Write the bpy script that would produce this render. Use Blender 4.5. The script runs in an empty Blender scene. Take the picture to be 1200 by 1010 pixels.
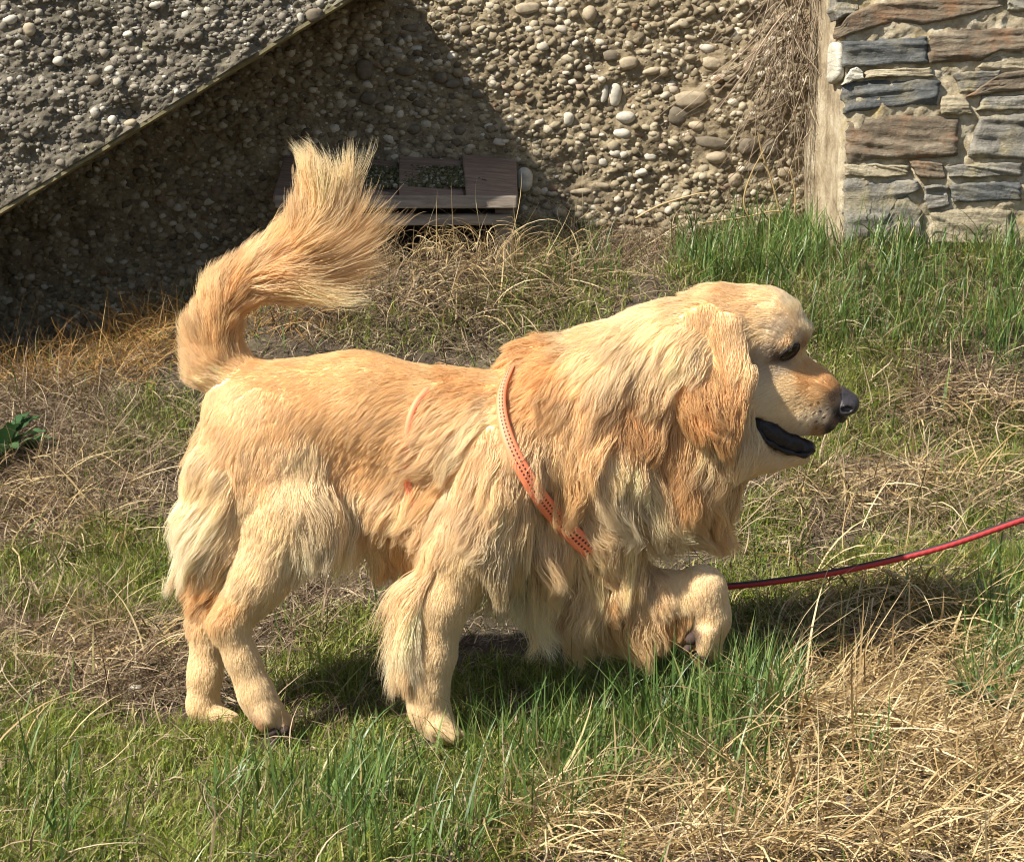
import bpy, math, random
import numpy as np
from mathutils import Vector, kdtree

random.seed(7)
RNG = np.random.default_rng(7)
scene = bpy.context.scene
COL = scene.collection

# ------------------------------------------------------------------ camera
CAM_H, CAM_Y, PITCH, FPX = 0.85, -2.8, math.radians(8.5), 2380.0
cam_d = bpy.data.cameras.new('camera')
cam_d.sensor_width = 36.0
cam_d.lens = 36.0 * FPX / 1200.0
cam_d.clip_end = 300
cam = bpy.data.objects.new('camera', cam_d)
COL.objects.link(cam)
cam.location = (0, CAM_Y, CAM_H)
cam.rotation_euler = (math.radians(90) - PITCH, 0, 0)
scene.camera = cam

# ------------------------------------------------------------------ world and sun
SUN = np.array([-0.60, -0.40, 0.72]); SUN /= np.linalg.norm(SUN)
world = bpy.data.worlds.new('World'); scene.world = world
world.use_nodes = True
wn = world.node_tree
bg = wn.nodes['Background']
sky = wn.nodes.new('ShaderNodeTexSky')
sky.sky_type = 'NISHITA'; sky.sun_disc = False
sky.sun_elevation = math.asin(SUN[2])
sky.sun_rotation = math.atan2(SUN[0], SUN[1])
wn.links.new(sky.outputs[0], bg.inputs[0])
bg.inputs[1].default_value = 0.066
sun_d = bpy.data.lights.new('sun', 'SUN')
sun_d.energy = 4.6; sun_d.angle = math.radians(0.53); sun_d.color = (1.0, 0.945, 0.845)
sun = bpy.data.objects.new('sun', sun_d); COL.objects.link(sun)
sun.rotation_euler = Vector(SUN).to_track_quat('Z', 'Y').to_euler()
scene.view_settings.view_transform = 'Standard'
scene.view_settings.look = 'None'
scene.view_settings.exposure = 1.09
scene.view_settings.gamma = 1.0
scene.cycles.max_bounces = 10
scene.cycles.filter_width = 1.05
scene.cycles.use_denoising = True
scene.cycles.denoiser = 'OPENIMAGEDENOISE'
scene.cycles.denoising_input_passes = 'RGB_ALBEDO_NORMAL'
scene.cycles.denoising_prefilter = 'ACCURATE'
scene.cycles_curves.shape = 'RIBBONS'
scene.cycles_curves.subdivisions = 2

# ------------------------------------------------------------------ projection helpers
CP, SP = math.cos(PITCH), math.sin(PITCH)
def at(px, py, y):
    """world point seen at photo pixel (px, py) at depth y (works on arrays)"""
    px = np.asarray(px, float); py = np.asarray(py, float); y = np.asarray(y, float)
    a = (px - 600) / FPX; b = (505 - py) / FPX
    dy = CP + b * SP; dz = -SP + b * CP
    s = (y - CAM_Y) / dy
    return np.stack(np.broadcast_arrays(a * s, y, CAM_H + dz * s), -1)
def proj(P):
    P = np.asarray(P, float)
    x = P[..., 0]; y = P[..., 1] - CAM_Y; z = P[..., 2] - CAM_H
    d = y * CP - z * SP; u = y * SP + z * CP
    return 600 + FPX * x / d, 505 - FPX * u / d

# ------------------------------------------------------------------ noise
_T = np.random.default_rng(3).random((8, 128, 128))
def vnoise(x, y, i=0):
    x = np.asarray(x, float); y = np.asarray(y, float)
    xi = np.floor(x).astype(int); yi = np.floor(y).astype(int)
    fx = x - xi; fy = y - yi
    fx = fx * fx * (3 - 2 * fx); fy = fy * fy * (3 - 2 * fy)
    t = _T[i % 8]; a = xi % 128; b = yi % 128; a1 = (xi + 1) % 128; b1 = (yi + 1) % 128
    return (t[a, b] * (1 - fx) + t[a1, b] * fx) * (1 - fy) + (t[a, b1] * (1 - fx) + t[a1, b1] * fx) * fy
def fbm(x, y, o=4, i=0):
    s = 0; w = 0.5; f = 1.0
    for k in range(o):
        s = s + w * (vnoise(x * f + 17.3 * k, y * f + 5.1 * k, i + k) - 0.5); w *= 0.5; f *= 2.03
    return s
def sstep(a, b, x):
    t = np.clip((x - a) / (b - a), 0, 1); return t * t * (3 - 2 * t)

# ------------------------------------------------------------------ mesh helpers
def mesh_np(name, V, Q=None, T=None, smooth=True):
    me = bpy.data.meshes.new(name)
    V = np.asarray(V, np.float32).reshape(-1, 3)
    me.vertices.add(len(V)); me.vertices.foreach_set('co', V.ravel())
    Q = np.zeros((0, 4), np.int32) if Q is None else np.asarray(Q, np.int32).reshape(-1, 4)
    T = np.zeros((0, 3), np.int32) if T is None else np.asarray(T, np.int32).reshape(-1, 3)
    li = np.concatenate([Q.ravel(), T.ravel()])
    me.loops.add(len(li)); me.loops.foreach_set('vertex_index', li)
    st = np.concatenate([np.arange(len(Q)) * 4, len(Q) * 4 + np.arange(len(T)) * 3]).astype(np.int32)
    me.polygons.add(len(st)); me.polygons.foreach_set('loop_start', st)
    me.polygons.foreach_set('use_smooth', np.full(len(st), smooth))
    me.update(calc_edges=True); me.validate()
    return me
def link(name, data, mat=None, parent=None):
    o = bpy.data.objects.new(name, data); COL.objects.link(o)
    if mat is not None:
        data.materials.clear(); data.materials.append(mat)
    if parent is not None: o.parent = parent
    return o
def tag(o, label=None, cat=None, group=None, kind=None):
    if label: o['label'] = label
    if cat: o['category'] = cat
    if group: o['group'] = group
    if kind: o['kind'] = kind
    return o
def empty(name, loc=(0, 0, 0)):
    o = bpy.data.objects.new(name, None); COL.objects.link(o); o.location = loc
    o.empty_display_size = 0.05
    return o
def child(name, me, mat, par):
    """child mesh whose data are in world space"""
    o = link(name, me, mat, par)
    o.matrix_parent_inverse = par.matrix_basis.inverted() if par.type == 'EMPTY' else par.matrix_basis.inverted()
    return o
def grid_faces(nu, nv):
    i = np.arange(nu - 1)[:, None] * nv + np.arange(nv - 1)[None]
    return np.stack([i, i + nv, i + nv + 1, i + 1], -1).reshape(-1, 4)
def ico(sub=1):
    import bmesh
    bm = bmesh.new(); bmesh.ops.create_icosphere(bm, subdivisions=sub, radius=1.0)
    V = np.array([v.co[:] for v in bm.verts]); bm.verts.index_update()
    F = np.array([[v.index for v in f.verts] for f in bm.faces]); bm.free()
    return V, F
ICO1 = ico(1); ICO2 = ico(2); ICO3 = ico(3)
def tube(pts, r, n=8, closed=False):
    """verts, quads of a tube; r scalar or per point"""
    P = np.asarray(pts, float); m = len(P); r = np.broadcast_to(np.asarray(r, float), (m,))
    t = np.gradient(P, axis=0); t /= np.linalg.norm(t, axis=1)[:, None] + 1e-12
    ref = np.array([0.13, 0.31, 0.94])
    a = np.cross(t, ref); a /= np.linalg.norm(a, axis=1)[:, None] + 1e-9
    b = np.cross(t, a)
    th = np.linspace(0, 2 * np.pi, n, endpoint=False)
    V = P[:, None] + r[:, None, None] * (np.cos(th)[None, :, None] * a[:, None] + np.sin(th)[None, :, None] * b[:, None])
    i = np.arange(m - 1)[:, None] * n; j = np.arange(n)[None]; j1 = (j + 1) % n
    Q = np.stack([i + j, i + j1, i + n + j1, i + n + j], -1).reshape(-1, 4)
    return V.reshape(-1, 3), Q
class Bag:
    def __init__(s): s.V = []; s.Q = []; s.T = []; s.n = 0
    def add(s, V, Q=None, T=None):
        V = np.asarray(V, float).reshape(-1, 3)
        if Q is not None: s.Q.append(np.asarray(Q) + s.n)
        if T is not None: s.T.append(np.asarray(T) + s.n)
        s.V.append(V); s.n += len(V)
    def mesh(s, name, smooth=True):
        return mesh_np(name, np.concatenate(s.V), np.concatenate(s.Q) if s.Q else None, np.concatenate(s.T) if s.T else None, smooth)
def catmull(P, n):
    P = np.asarray(P, float)
    t = np.linspace(0, len(P) - 1, n); i = np.clip(t.astype(int), 0, len(P) - 2); f = (t - i)[:, None]
    g = lambda k: P[np.clip(i + k, 0, len(P) - 1)]
    p0, p1, p2, p3 = g(-1), g(0), g(1), g(2)
    return 0.5 * (2 * p1 + (p2 - p0) * f + (2 * p0 - 5 * p1 + 4 * p2 - p3) * f ** 2 + (3 * p1 - p0 - 3 * p2 + p3) * f ** 3)

# ------------------------------------------------------------------ material helpers
def new_mat(name):
    m = bpy.data.materials.new(name); m.use_nodes = True
    nt = m.node_tree; p = nt.nodes['Principled BSDF']
    return m, nt, p
def nd(nt, typ, **kw):
    n = nt.nodes.new(typ)
    for k, v in kw.items(): setattr(n, k, v)
    return n
def ramp(nt, fac, stops, interp='LINEAR'):
    r = nt.nodes.new('ShaderNodeValToRGB'); r.color_ramp.interpolation = interp
    e = r.color_ramp.elements
    while len(e) < len(stops): e.new(0.5)
    for k, (p, c) in enumerate(stops):
        e[k].position = p; e[k].color = (*c, 1)
    nt.links.new(fac, r.inputs[0]); return r.outputs[0]
def noise(nt, scale, detail=4, rough=0.6, vec=None, dist=0.0):
    n = nt.nodes.new('ShaderNodeTexNoise'); n.inputs['Scale'].default_value = scale
    n.inputs['Detail'].default_value = detail; n.inputs['Roughness'].default_value = rough
    n.inputs['Distortion'].default_value = dist
    if vec is not None: nt.links.new(vec, n.inputs['Vector'])
    return n
def mix(nt, fac, a, b, mode='MIX'):
    n = nt.nodes.new('ShaderNodeMix'); n.data_type = 'RGBA'; n.blend_type = mode
    for s, v in ((n.inputs[0], fac), (n.inputs[6], a), (n.inputs[7], b)):
        if hasattr(v, 'is_linked') or isinstance(v, bpy.types.NodeSocket): nt.links.new(v, s)
        elif isinstance(v, (int, float)): s.default_value = v
        else: s.default_value = (*v, 1)
    return n.outputs[2]
def bump(nt, p, h, strength=0.5, dist=0.01):
    b = nt.nodes.new('ShaderNodeBump'); b.inputs['Strength'].default_value = strength
    b.inputs['Distance'].default_value = dist
    nt.links.new(h, b.inputs['Height']); nt.links.new(b.outputs[0], p.inputs['Normal'])
def objco(nt): return nt.nodes.new('ShaderNodeNewGeometry').outputs['Position']

def mat_rock(name, stops, scale=30, bumpd=0.004, extra=None, rough=0.9):
    m, nt, p = new_mat(name)
    co = objco(nt)
    n = noise(nt, scale, 8, 0.65, co)
    c = ramp(nt, n.outputs[0], stops)
    n2 = noise(nt, scale * 6, 6, 0.7, co)
    c = mix(nt, 0.35, c, ramp(nt, n2.outputs[0], [(0.3, (0.25, 0.25, 0.25)), (0.7, (0.75, 0.75, 0.75))]), 'OVERLAY')
    if extra: c = extra(nt, co, c)
    nt.links.new(c, p.inputs['Base Color'])
    p.inputs['Roughness'].default_value = rough
    p.inputs['Specular IOR Level'].default_value = 0.25
    bump(nt, p, n2.outputs[0], 0.7, bumpd)
    return m
def mat_island(name, stops, rough=0.6, transl=0.0, per_object=False, bumpy=0, spec=0.3, tipcol=None):
    """colour varies from piece to piece (one mesh island or one object each)"""
    m, nt, p = new_mat(name)
    if per_object: f = nt.nodes.new('ShaderNodeObjectInfo').outputs['Random']
    else: f = nt.nodes.new('ShaderNodeNewGeometry').outputs['Random Per Island']
    c = ramp(nt, f, stops)
    if tipcol:
        a = nd(nt, 'ShaderNodeAttribute', attribute_name='along')
        mr = nt.nodes.new('ShaderNodeMapRange'); mr.inputs[1].default_value = 0.0; mr.inputs[2].default_value = 0.45
        mr.inputs[3].default_value = 0.7; mr.inputs[4].default_value = 0.0
        nt.links.new(a.outputs['Fac'], mr.inputs[0])
        c = mix(nt, mr.outputs[0], c, tipcol)
    if bumpy:
        n = noise(nt, bumpy, 5, 0.7, objco(nt))
        c = mix(nt, 0.4, c, ramp(nt, n.outputs[0], [(0.3, (0.2, 0.2, 0.2)), (0.7, (0.8, 0.8, 0.8))]), 'OVERLAY')
        bump(nt, p, n.outputs[0], 0.5, 0.002)
    nt.links.new(c, p.inputs['Base Color'])
    p.inputs['Roughness'].default_value = rough
    p.inputs['Specular IOR Level'].default_value = spec
    if transl:
        t = nt.nodes.new('ShaderNodeBsdfTranslucent'); nt.links.new(c, t.inputs[0])
        mx = nt.nodes.new('ShaderNodeMixShader'); mx.inputs[0].default_value = transl
        nt.links.new(p.outputs[0], mx.inputs[1]); nt.links.new(t.outputs[0], mx.inputs[2])
        nt.links.new(mx.outputs[0], nt.nodes['Material Output'].inputs[0])
    return m
def mat_plain(name, col, rough=0.6, spec=0.4, nscale=0, nb=0.001):
    m, nt, p = new_mat(name)
    p.inputs['Base Color'].default_value = (*col, 1); p.inputs['Roughness'].default_value = rough
    p.inputs['Specular IOR Level'].default_value = spec
    if nscale:
        n = noise(nt, nscale, 5, 0.65, objco(nt))
        c = mix(nt, 0.5, col, ramp(nt, n.outputs[0], [(0.3, (0.2, 0.2, 0.2)), (0.7, (0.8, 0.8, 0.8))]), 'OVERLAY')
        nt.links.new(c, p.inputs['Base Color']); bump(nt, p, n.outputs[0], 0.5, nb)
    return m

# ------------------------------------------------------------------ terrain
WALL_Y, STONE_Y, SLAB_Y = 1.95, 1.55, 1.35
GY = np.array([-0.8, -0.3, 0, 0.3, 0.6, 0.9, 1.2, 1.5, 1.95])
GX = np.array([-1.1, -0.5, 0.0, 0.4, 0.8])
GZ = np.array([[-.02, .00, .00, .02, .06, .13, .25, .345, .335],
               [-.01, .00, .00, .03, .09, .18, .31, .46, .46],
               [-.01, .00, .00, .05, .14, .24, .35, .45, .56],
               [.03, .03, .04, .11, .18, .27, .40, .53, .60],
               [.06, .08, .10, .14, .19, .26, .41, .58, .65]])
def gz(x, y, detail=True):
    x = np.asarray(x, float); y = np.asarray(y, float)
    xc = np.clip(x, GX[0], GX[-1]); yc = np.clip(y, GY[0], GY[-1])
    i = np.clip(np.searchsorted(GX, xc) - 1, 0, 3); j = np.clip(np.searchsorted(GY, yc) - 1, 0, 7)
    fx = (xc - GX[i]) / (GX[i + 1] - GX[i]); fy = (yc - GY[j]) / (GY[j + 1] - GY[j])
    fx = fx * fx * (3 - 2 * fx)
    z = (GZ[i, j] * (1 - fx) + GZ[i + 1, j] * fx) * (1 - fy) + (GZ[i, j + 1] * (1 - fx) + GZ[i + 1, j + 1] * fx) * fy
    if detail:
        z = z + 0.028 * fbm(x * 5, y * 5, 3, 1) * sstep(-0.2, 0.35, np.abs(y - 0.0)) + 0.012 * fbm(x * 22, y * 22, 3, 2)
    # straw mound at the front right
    z = z + 0.10 * np.exp(-(((x - 0.36) / 0.13) ** 2 + ((y + 0.24) / 0.12) ** 2)) * 0.6
    # litter heaped against the hatch
    z = z + 0.103 * np.exp(-(((x + 0.09) / 0.36) ** 2 + ((y - 1.46) / 0.17) ** 2))
    return z

def lines(lo, a, b, hi, step, coarse):
    return np.concatenate([np.linspace(lo, a, coarse)[:-1], np.arange(a, b, step), np.linspace(b, hi, coarse)])
gx = lines(-60, -1.7, 1.7, 60, 0.015, 12); gy = lines(-40, -1.2, 2.1, 60, 0.015, 12)
X, Y = np.meshgrid(gx, gy, indexing='ij')
V = np.stack([X, Y, gz(X, Y)], -1)
me = mesh_np('ground', V, grid_faces(len(gx), len(gy)))
m, nt, p = new_mat('soil')
co = objco(nt)
n1 = noise(nt, 6, 6, 0.6, co); n2 = noise(nt, 140, 6, 0.7, co)
c = ramp(nt, n1.outputs[0], [(0.35, (0.05, 0.035, 0.02)), (0.55, (0.085, 0.062, 0.037)), (0.7, (0.14, 0.11, 0.066))])
c = mix(nt, 0.6, c, ramp(nt, n2.outputs[0], [(0.3, (0.15, 0.15, 0.15)), (0.7, (0.85, 0.85, 0.85))]), 'OVERLAY')
nt.links.new(c, p.inputs['Base Color']); p.inputs['Roughness'].default_value = 0.95
bump(nt, p, n2.outputs[0], 0.9, 0.01)
ground = tag(link('ground', me, m), 'grassy earth bank sloping up to the old walls', 'ground', kind='structure')

# ------------------------------------------------------------------ pebble builder
def pebble_set(cx, cz, w, h, th, ang, y, seeds, sub=ICO1):
    """flattened rounded pebbles half sunk in a wall facing -Y; arrays of N -> V, T"""
    B, F = sub; N = len(cx)
    d = 1 + 0.34 * (np.sin(B[None, :, 0] * 2.3 + seeds[:, None] * 6) + np.sin(B[None, :, 2] * 2.9 + seeds[:, None] * 11) + np.sin(B[None, :, 1] * 2.7 + seeds[:, None] * 17)) / 2
    v = B[None] * d[..., None]
    v = np.sign(v) * np.abs(v) ** 0.9
    lx = v[..., 0] * w[:, None]; lz = v[..., 2] * h[:, None]; ly = v[..., 1] * th[:, None]
    c, s = np.cos(ang)[:, None], np.sin(ang)[:, None]
    Vx = cx[:, None] + lx * c - lz * s; Vz = cz[:, None] + lx * s + lz * c
    V = np.stack([Vx, y[:, None] + ly, Vz], -1)
    T = (F[None] + (np.arange(N) * len(B))[:, None, None]).reshape(-1, 3)
    return V.reshape(-1, 3), T
PEB = [(0.0, (0.11, 0.086, 0.055)), (0.3, (0.20, 0.16, 0.10)), (0.55, (0.28, 0.23, 0.15)), (0.8, (0.37, 0.315, 0.22)), (0.94, (0.50, 0.45, 0.36)), (1.0, (0.19, 0.115, 0.065))]
M_peb = mat_island('pebble_mix', PEB, 0.9, bumpy=130)
M_pebo = mat_island('pebble_single', PEB, 0.8, per_object=True, bumpy=110)
M_pebw = mat_plain('pebble_white', (0.46, 0.42, 0.34), 0.8, 0.3, 60)
M_pebt = mat_plain('pebble_tan', (0.34, 0.275, 0.185), 0.8, 0.3, 60)
M_pebd = mat_plain('pebble_dark', (0.15, 0.122, 0.085), 0.85, 0.3, 60)
def moss_extra(amount, col, scale):
    def f(nt, co, c):
        n = noise(nt, scale, 5, 0.6, co)
        k = ramp(nt, n.outputs[0], [(0.62 - amount, (0, 0, 0)), (0.75, (1, 1, 1))])
        return mix(nt, k, c, col)
    return f
M_conc = mat_rock('conglomerate', [(0.25, (0.12, 0.092, 0.055)), (0.5, (0.23, 0.18, 0.11)), (0.7, (0.33, 0.27, 0.17))], 26, 0.005)
M_slab = mat_rock('stair_concrete', [(0.25, (0.075, 0.063, 0.045)), (0.5, (0.14, 0.12, 0.088)), (0.75, (0.22, 0.193, 0.147))], 30, 0.006,
                  moss_extra(0.04, (0.17, 0.155, 0.075), 9))
# ------------------------------------------------------------------ conglomerate wall
wall = empty('conglomerate_wall', (-0.4, WALL_Y, 0.3))
tag(wall, 'rough old wall of pebbly concrete rising behind the dog', 'wall')
wx = np.concatenate([np.linspace(-4.5, -2.4, 40)[:-1], np.arange(-2.4, -1.4, .012), np.arange(-1.4, .75, .0045), np.linspace(.75, .95, 10)])
wz = np.concatenate([[-.3, 0, .15], np.arange(.2, 1.25, .0045), np.arange(1.25, 2.0, .012), np.linspace(2.0, 3.2, 30)])
def wall_y(x, z):
    return WALL_Y - 0.035 * fbm(x * 3.1, z * 4, 3, 4) - 0.034 * fbm(x * 15, z * 22, 3, 5) - 0.024 * np.abs(fbm(x * 45, z * 60, 3, 6)) - 0.010 * fbm(x * 120, z * 140, 2, 2)
X, Z = np.meshgrid(wx, wz, indexing='ij')
child('wall_face', mesh_np('wall_face', np.stack([X, wall_y(X, Z), Z], -1), grid_faces(len(wx), len(wz))), M_conc, wall)

def scatter_pebbles(N, x0, x1, z0, z1, lo, hi, powr, seed):
    r = np.random.default_rng(seed)
    x = r.uniform(x0, x1, N); z = r.uniform(z0, z1, N)
    size = lo + (hi - lo) * r.random(N) ** powr
    keep = fbm(x * 5, z * 7, 2, 3) + r.random(N) * 0.5 > 0.02
    asp = r.uniform(0.5, 0.95, N)
    return x[keep], z[keep], size[keep], asp[keep], r.normal(0, 0.35, N)[keep], r.random(N)[keep]
# single pebbles that can be picked out, seen through photo pixels: x, y, width, height, material
hero = [(722, 112, 17, 24, 'w'), (732, 138, 22, 15, 'w'), (709, 110, 9, 20, 'w'), (836, 75, 25, 13, 't'), (878, 77, 14, 14, 't'), (728, 157, 20, 13, 'w'),
        (838, 185, 24, 15, 't'), (838, 168, 46, 13, 'd'), (616, 211, 21, 26, 'w'), (797, 137, 30, 20, 'd'), (812, 117, 42, 18, 't'), (738, 74, 24, 13, 't'),
        (776, 84, 13, 12, 'o'), (763, 84, 22, 9, 't'), (718, 66, 22, 12, 'd'), (667, 140, 14, 14, 'w'), (695, 188, 14, 11, 't'), (708, 190, 13, 9, 'w'),
        (697, 130, 9, 9, 'o'), (696, 155, 13, 12, 't'), (815, 148, 18, 12, 't'), (763, 184, 17, 7, 'w'), (878, 172, 26, 18, 'd'), (903, 172, 20, 24, 'd'),
        (661, 262, 16, 14, 'd'), (919, 202, 17, 12, 't'), (862, 211, 18, 14, 't'), (672, 269, 11, 10, 'd'), (884, 197, 22, 12, 'd'), (640, 267, 22, 12, 'd'),
        (680, 225, 26, 8, 't'), (705, 218, 18, 8, 't'), (810, 43, 14, 10, 't'), (828, 57, 18, 10, 'w'), (690, 17, 16, 20, 't'), (620, 10, 32, 12, 't'),
        (530, 65, 12, 12, 'w'), (481, 32, 20, 12, 'd'), (428, 82, 22, 22, 'd'), (516, 92, 16, 14, 'd'), (530, 98, 16, 12, 'd'), (474, 84, 24, 12, 'd'),
        (432, 115, 20, 18, 'd'), (484, 152, 18, 12, 'd'), (538, 154, 14, 12, 'd'), (560, 110, 14, 12, 'd'), (404, 170, 18, 12, 'd'), (560, 190, 22, 10, 'd')]
B1, F1 = ICO2
peb_meshes = []
for k in range(10):
    s = np.array([k * 0.37 + 0.11])
    Vp, Tp = pebble_set(np.zeros(1), np.zeros(1), np.ones(1), np.ones(1), np.ones(1), np.zeros(1), np.zeros(1), s, ICO2 if k < 5 else ICO1)
    peb_meshes.append(mesh_np('pebble', Vp, None, Tp))
    peb_meshes[-1].materials.append(M_pebo)
def pebble_part(par, x, y, z, w, h, d, ang, k, mat=None):
    o = bpy.data.objects.new('pebble', peb_meshes[k]); COL.objects.link(o); o.parent = par
    o.matrix_parent_inverse = par.matrix_basis.inverted()
    o.location = (x, y, z); o.scale = (w, d, h); o.rotation_euler = (0, -ang, 0)
    if mat is not None:
        o.material_slots[0].link = 'OBJECT'; o.material_slots[0].material = mat
    return o
px_m = 4.75 / FPX
taken = []
for (hx, hy, hw, hh, hm) in hero:
    P = at(hx, hy, WALL_Y)
    pebble_part(wall, P[0], wall_y(P[0], P[2]) + 0.001, P[2], hw * px_m * .45, hh * px_m * .45, min(hw, hh) * px_m * 0.42, random.uniform(-.2, .2), random.randrange(5),
                {'w': M_pebw, 't': M_pebt, 'd': M_pebd, 'o': None}[hm])
    taken.append((P[0], P[2], max(hw, hh) * px_m * 0.5))
TK = np.array(taken)
x, z, sz, asp, an, sd = scatter_pebbles(42000, -1.4, 0.74, 0.2, 1.25, 0.0026, 0.0155, 3.4, 11)
o_ = np.argsort(-sz); x, z, sz, asp, an, sd = [a[o_] for a in (x, z, sz, asp, an, sd)]
# keep pebbles from overlapping the bigger ones: simple grid occupancy
occ = np.zeros((540, 280), bool)
ok = np.zeros(len(x), bool)
for k in range(len(x)):
    if np.any((x[k] - TK[:, 0]) ** 2 + (z[k] - TK[:, 1]) ** 2 < (TK[:, 2] + sz[k] * 0.6) ** 2): continue
    i = int((x[k] + 1.4) / 0.004); j = int((z[k] - 0.2) / 0.004); r = max(1, int(sz[k] * 0.62 / 0.004)); r2 = max(1, int(r * asp[k]))
    sub = occ[max(0, i - r):i + r + 1, max(0, j - r2):j + r2 + 1]
    if sub.size and sub.mean() > 0.36: continue
    sub[:] = True; ok[k] = True
x, z, sz, asp, an, sd = [a[ok] for a in (x, z, sz, asp, an, sd)]
pxx, pyy = proj(np.stack([x, np.full_like(x, WALL_Y), z], -1))
vis = (pxx > 0) & (pxx < 965) & (pyy > -5) & (pyy < 300) & ~((pyy < 245 - 0.605 * pxx))
big = np.where(vis)[0][:245]
for k in big:
    pebble_part(wall, x[k], wall_y(x[k], z[k]) + 0.28 * sz[k], z[k], sz[k], sz[k] * asp[k], sz[k] * 0.7, an[k], 5 + k % 5)
rest = np.ones(len(x), bool); rest[big] = False
Vp, Tp = pebble_set(x[rest], z[rest], sz[rest], sz[rest] * asp[rest], sz[rest] * 0.8, an[rest], wall_y(x[rest], z[rest]) + 0.22 * sz[rest], sd[rest])
tag(child('small_pebbles', mesh_np('small_pebbles', Vp, None, Tp), M_peb, wall), kind='stuff')
x, z, sz, asp, an, sd = scatter_pebbles(9000, -2.4, 0.74, 0.1, 2.0, 0.004, 0.017, 2.2, 14)
q_ = (x < -1.4) | (z > 1.25); x, z, sz, asp, an, sd = [a[q_] for a in (x, z, sz, asp, an, sd)]
Vp, Tp = pebble_set(x, z, sz, sz * asp, sz * 0.8, an, wall_y(x, z) + 0.22 * sz, sd)
tag(child('outer_pebbles', mesh_np('outer_pebbles', Vp, None, Tp), M_peb, wall), kind='stuff')
# flat dark course stones in the foot of the wall
def slab_stone(par, poly, y, depth, mat, name='flat_stone', seed=0):
    """irregular stone with a front outline given in photo pixels at depth y"""
    r = np.random.default_rng(seed)
    top, bot = poly                                        # two polylines left to right
    n, mrow = 44, 20
    def line(pl):
        pl = np.array(pl, float); s = np.r_[0, np.cumsum(np.hypot(*np.diff(pl, axis=0).T))]
        t = np.linspace(0, s[-1], n); return np.stack([np.interp(t, s, pl[:, 0]), np.interp(t, s, pl[:, 1])], -1)
    A, Bq = line(top), line(bot)
    v = np.linspace(0, 1, mrow)[None, :, None]
    G = A[:, None] * (1 - v) + Bq[:, None] * v
    uu = np.linspace(0, 1, n)[:, None]; bx = np.abs(v[..., 0] - .5) * 2
    G[..., 1] += 5.0 * bx ** 2 * fbm(G[..., 0] * .07 + seed * 9.1, G[..., 1] * .02 + seed, 4, seed)
    G[..., 0] += 8.0 * np.abs(uu - .5) * 2 * fbm(G[..., 1] * .16 + seed * 5.3, G[..., 0] * .03, 3, seed + 2)
    P = at(G[..., 0], G[..., 1], y)
    u = np.linspace(0, 1, n)[:, None]; vv = np.linspace(0, 1, mrow)[None]
    edge = np.minimum(np.minimum(u, 1 - u) * n / 2.0, np.minimum(vv, 1 - vv) * mrow / 2.0)
    rnd = 1 - np.clip(edge, 0, 1) ** 0.5
    tl = r.normal(0, .12)
    lay = 0.020 * fbm(P[..., 0] * 7 + seed * 3.7, (P[..., 2] + tl * P[..., 0]) * 85 + P[..., 0] * 8, 4, seed) + 0.020 * fbm(P[..., 0] * 14 + seed, P[..., 2] * 14, 3, seed + 1) + .008 * np.round(3 * vnoise(P[..., 0] * 5 + seed, (P[..., 2] + tl * P[..., 0]) * 45, seed)) / 3 - .004
    P[..., 1] += rnd * 0.006 - lay * .75
    bag = Bag(); bag.add(P, grid_faces(n, mrow)[:, ::-1])
    rim = np.concatenate([P[:, 0], P[1:, -1][:0], P[-1, 1:], P[:-1, -1][::-1], P[0, 1:-1][::-1]])
    back = rim.copy(); back[:, 1] = y + depth
    k = len(rim); i = np.arange(k)
    bag.add(np.concatenate([rim, back]), np.stack([i, (i + 1) % k, (i + 1) % k + k, i + k], -1))
    me = bag.mesh(name)
    return child(name, me, mat, par)

# ------------------------------------------------------------------ stone wall on the right
sw = empty('stone_wall', (1.2, STONE_Y, 0.5))
tag(sw, 'layered rubble stone wall with pale mortar at the upper right', 'wall')
M_mortar = mat_rock('mortar', [(0.28, (0.20, 0.155, 0.095)), (0.5, (0.36, 0.30, 0.20)), (0.72, (0.54, 0.48, 0.36))], 22, 0.006, moss_extra(0.06, (0.36, 0.25, 0.08), 12))
def mat_stone(name, stops, streak=None):
    m, nt, p = new_mat(name)
    co = objco(nt)
    mp = nt.nodes.new('ShaderNodeMapping'); mp.inputs['Scale'].default_value = (4.0, 4.0, 30.0); mp.inputs['Rotation'].default_value = (0, 0.12, 0)
    nt.links.new(co, mp.inputs[0])
    n = noise(nt, 1.6, 8, 0.68, mp.outputs[0], 0.4)
    c = ramp(nt, n.outputs[0], stops)
    n3 = noise(nt, 15, 6, 0.65, co)
    if streak: c = mix(nt, ramp(nt, n3.outputs[0], [(0.5, (0, 0, 0)), (0.66, (1, 1, 1))]), c, streak)
    n2 = noise(nt, 110, 6, 0.7, co)
    c = mix(nt, 0.45, c, ramp(nt, n2.outputs[0], [(0.3, (0.25, 0.25, 0.25)), (0.7, (0.75, 0.75, 0.75))]), 'OVERLAY')
    nt.links.new(c, p.inputs['Base Color']); p.inputs['Roughness'].default_value = 0.9; p.inputs['Specular IOR Level'].default_value = .2
    a = nt.nodes.new('ShaderNodeMath'); a.operation = 'ADD'
    nt.links.new(n.outputs[0], a.inputs[0]); nt.links.new(n2.outputs[0], a.inputs[1])
    bump(nt, p, a.outputs[0], 0.8, 0.006)
    return m
S_slate = mat_stone('slate_blue', [(0.3, (0.055, 0.056, 0.055)), (0.5, (0.11, 0.112, 0.108)), (0.7, (0.20, 0.20, 0.185))], (0.17, 0.155, 0.115))
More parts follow.
